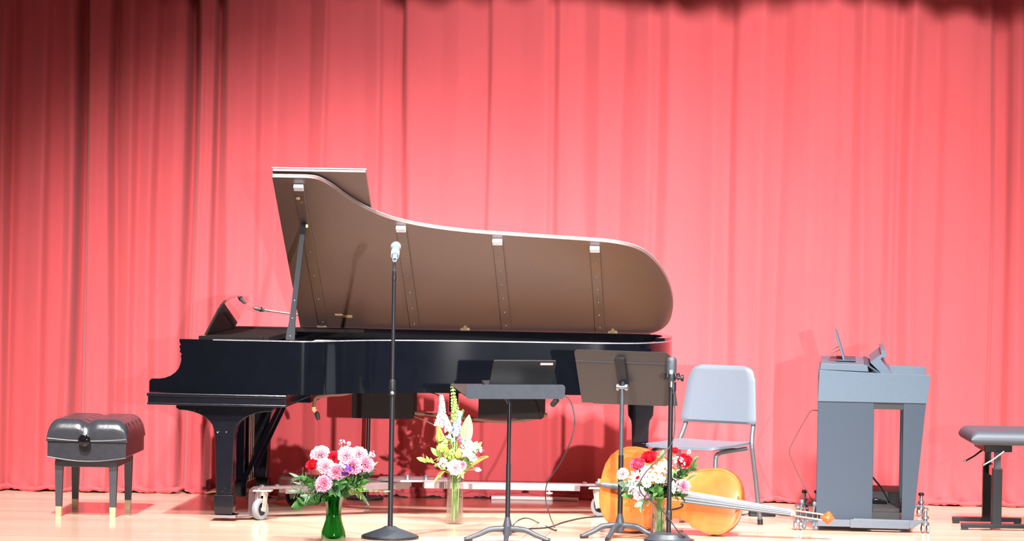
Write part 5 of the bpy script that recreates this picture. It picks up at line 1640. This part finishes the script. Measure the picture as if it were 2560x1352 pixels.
flower('cluster', 'babys_breath', 'tiny white filler flowers between the daisies and the pinkish rose', 'flower', 1612, 1190, Y3 - 0.03, 0.042, 'p_white', VR, seed=6)
flower('cluster', 'babys_breath', 'tiny white filler flowers under the white star flower at the centre top', 'flower', 1662, 1196, Y3 - 0.03, 0.040, 'p_white', VR, seed=7)
flower('lily', 'alstroemeria', 'white star-shaped flower low at the left, above the lower carnations', 'flower', 1582, 1212, Y3 - 0.05, 0.036, 'p_white', VR)
flower('lily', 'alstroemeria', 'blush star-shaped flower between the bud and the microphone pole', 'flower', 1664, 1163, Y3 - 0.03, 0.036, 'p_blush', VR)
flower('tulip', 'lily_bud', 'pale green lily bud standing at the top of the cello bouquet', 'flower', 1656, 1135, Y3 + 0.0, 0.024, 'leaf_pale', VR, d=(0.1, -0.15, 1))
flower('cluster', 'babys_breath', 'tiny white filler flowers at the right of the cello bouquet', 'flower', 1694, 1160, Y3 - 0.02, 0.038, 'p_white', VR, seed=3)
flower('cluster', 'babys_breath', 'tiny white sprig above the large red rose', 'flower', 1722, 1130, Y3 + 0.01, 0.014, 'p_white', VR, seed=4)
flower('cluster', 'babys_breath', 'tiny white filler flowers at the lower left of the cello bouquet', 'flower', 1577, 1230, Y3 - 0.04, 0.020, 'p_white', VR, seed=5)
sp3 = [('leafy_sprig', 'dark leaves in the heart of the cello bouquet', (1650, 1205), 12, 0.055, 0.028, 'leaf_dark', -0.03),
       ('leafy_sprig', 'dark leaves under the large red rose', (1700, 1185), 9, 0.055, 0.028, 'leaf_dark', -0.01),
       ('leafy_sprig', 'pale green leaves at the left edge of the cello bouquet', (1566, 1212), 7, 0.055, 0.036, 'leaf_sage', -0.03),
       ('leafy_sprig', 'olive leaves low at the left of the cello bouquet', (1572, 1238), 8, 0.05, 0.03, 'leaf', -0.04),
       ('leafy_sprig', 'sage leaves hanging over the left vase rim before the cello', (1602, 1258), 7, 0.055, 0.03, 'leaf_sage', -0.07),
       ('leafy_sprig', 'olive leaves above the vase rim before the cello', (1642, 1225), 9, 0.05, 0.028, 'leaf', -0.07),
       ('leafy_sprig', 'brownish leaves hanging right of the vase before the cello', (1700, 1236), 7, 0.055, 0.026, 'leaf_dark', -0.02)]
sp3 += [('leafy_sprig', 'green leaves behind the two left roses of the cello bouquet', (1605, 1180), 9, 0.05, 0.026, 'leaf_dark', 0.02),
        ('leafy_sprig', 'pale green leaves between the daisies and the lower carnations', (1590, 1215), 8, 0.05, 0.024, 'leaf_sage', -0.02),
        ('leafy_sprig', 'olive leaves below the pink carnation, beside the microphone pole', (1690, 1228), 9, 0.05, 0.028, 'leaf', -0.04),
        ('leafy_sprig', 'dark leaves above the vase rim, left of the olive leaves', (1622, 1225), 9, 0.05, 0.026, 'leaf_dark', -0.05),
        ('leafy_sprig', 'green leaves right of the large red rose, against the cello', (1728, 1172), 6, 0.05, 0.024, 'leaf', 0.02)]
for i, (nm, lb, (x, y), n_, l_, w_, mt, dy) in enumerate(sp3):
    leaf_sprig(nm, lb, VR[0] - Vector((0, 0, 0.01)), at(x, y, Y3 + dy), n_, l_, w_, mt, seed=40 + i, foot=VR[1] + Vector((0.02 * math.sin(i * 2), 0.02 * math.cos(i * 2), 0)))
leaf_sprig('rose_leaf', 'bright green pointed leaf at the upper right of the cello bouquet', at(1722, 1178, Y3), at(1745, 1140, Y3), 1, 0.1, 0.036, 'leaf', single=True, cat='leaf', foot=VR[0])
leaf_sprig('rose_leaf', 'grey-green pointed leaf below the bright one, against the cello', at(1718, 1200, Y3), at(1744, 1184, Y3), 1, 0.1, 0.032, 'leaf_sage', single=True, cat='leaf', foot=VR[0])

# ------------------------------------------------------------------ light
def spot(name, loc, aim, power, size, blend, radius=0.12, col=(1, 1, 1)):
    l = bpy.data.lights.new(name, 'SPOT')
    l.energy = power
    l.spot_size = R(size)
    l.spot_blend = blend
    l.shadow_soft_size = radius
    l.color = col
    o = bpy.data.objects.new(name, l)
    o.location = loc
    o.rotation_euler = (Vector(aim) - Vector(loc)).to_track_quat('-Z', 'Y').to_euler()
    COL.objects.link(o)
    return o


spot('front_spot_left', (-3.0, -8.5, 8.8), (-2.0, 0.6, 0.2), 4700, 24, 0.7, 0.5, (1, 0.97, 0.94))
spot('front_spot_centre', (1.6, -8.8, 9.2), (0.9, 0.9, 1.0), 8300, 32, 0.7, 0.5, (1, 0.98, 0.97))
spot('front_spot_right', (4.6, -8.6, 8.8), (1.4, 0.7, 0.7), 5800, 30, 0.7, 0.5, (1, 0.98, 0.96))
spot('top_spot_left', (-2.5, -4.6, 7.6), (-1.3, 0.0, 0.0), 6300, 42, 0.7, 0.15, (1, 0.98, 0.97))
spot('top_spot_right', (2.3, -4.6, 7.6), (1.2, 0.0, 0.0), 6300, 42, 0.7, 0.15, (1, 0.98, 0.97))
spot('house_spot', (3.3, -25.0, 2.1), (0.1, 1.7, -0.15), 36000, 12.5, 1.0, 0.10, (1, 0.98, 0.97))

# unseen cloth border added above the frame to shade the curtain top, swagged edge
mb = MB()
bx = np.arange(-4.5, 4.6, 0.03)
for x in bx:
    zb = 3.38 + 0.10 * abs(math.sin(math.pi * (x + 0.35) / 1.55)) + 0.06 * max(0, 1 - abs(x + 0.6) / 1.2)
    y = 0.75 + 0.03 * math.sin(x * 28)
    for t in (0, 0.5, 1):
        mb.v.append(Vector((x, y, zb + (4.6 - zb) * t)))
for i in range(len(bx) - 1):
    for k_ in range(2):
        q = i * 3 + k_
        mb.f.append((q, q + 3, q + 4, q + 1))
bo = mb.build('added_shade_border', 'curtain', recalc=False, smooth=180, solid=0.006)
tag(bo, 'unseen swagged red cloth border added to shade the top of the curtain', 'border')

w = bpy.data.worlds.new('hall')
w.use_nodes = True
w.node_tree.nodes['Background'].inputs['Color'].default_value = (0.9, 0.85, 0.85, 1)
w.node_tree.nodes['Background'].inputs['Strength'].default_value = 0.12
sc.world = w

sc.view_settings.view_transform = 'Standard'
sc.view_settings.look = 'None'
sc.view_settings.gamma = 1
sc.view_settings.exposure = 0.0
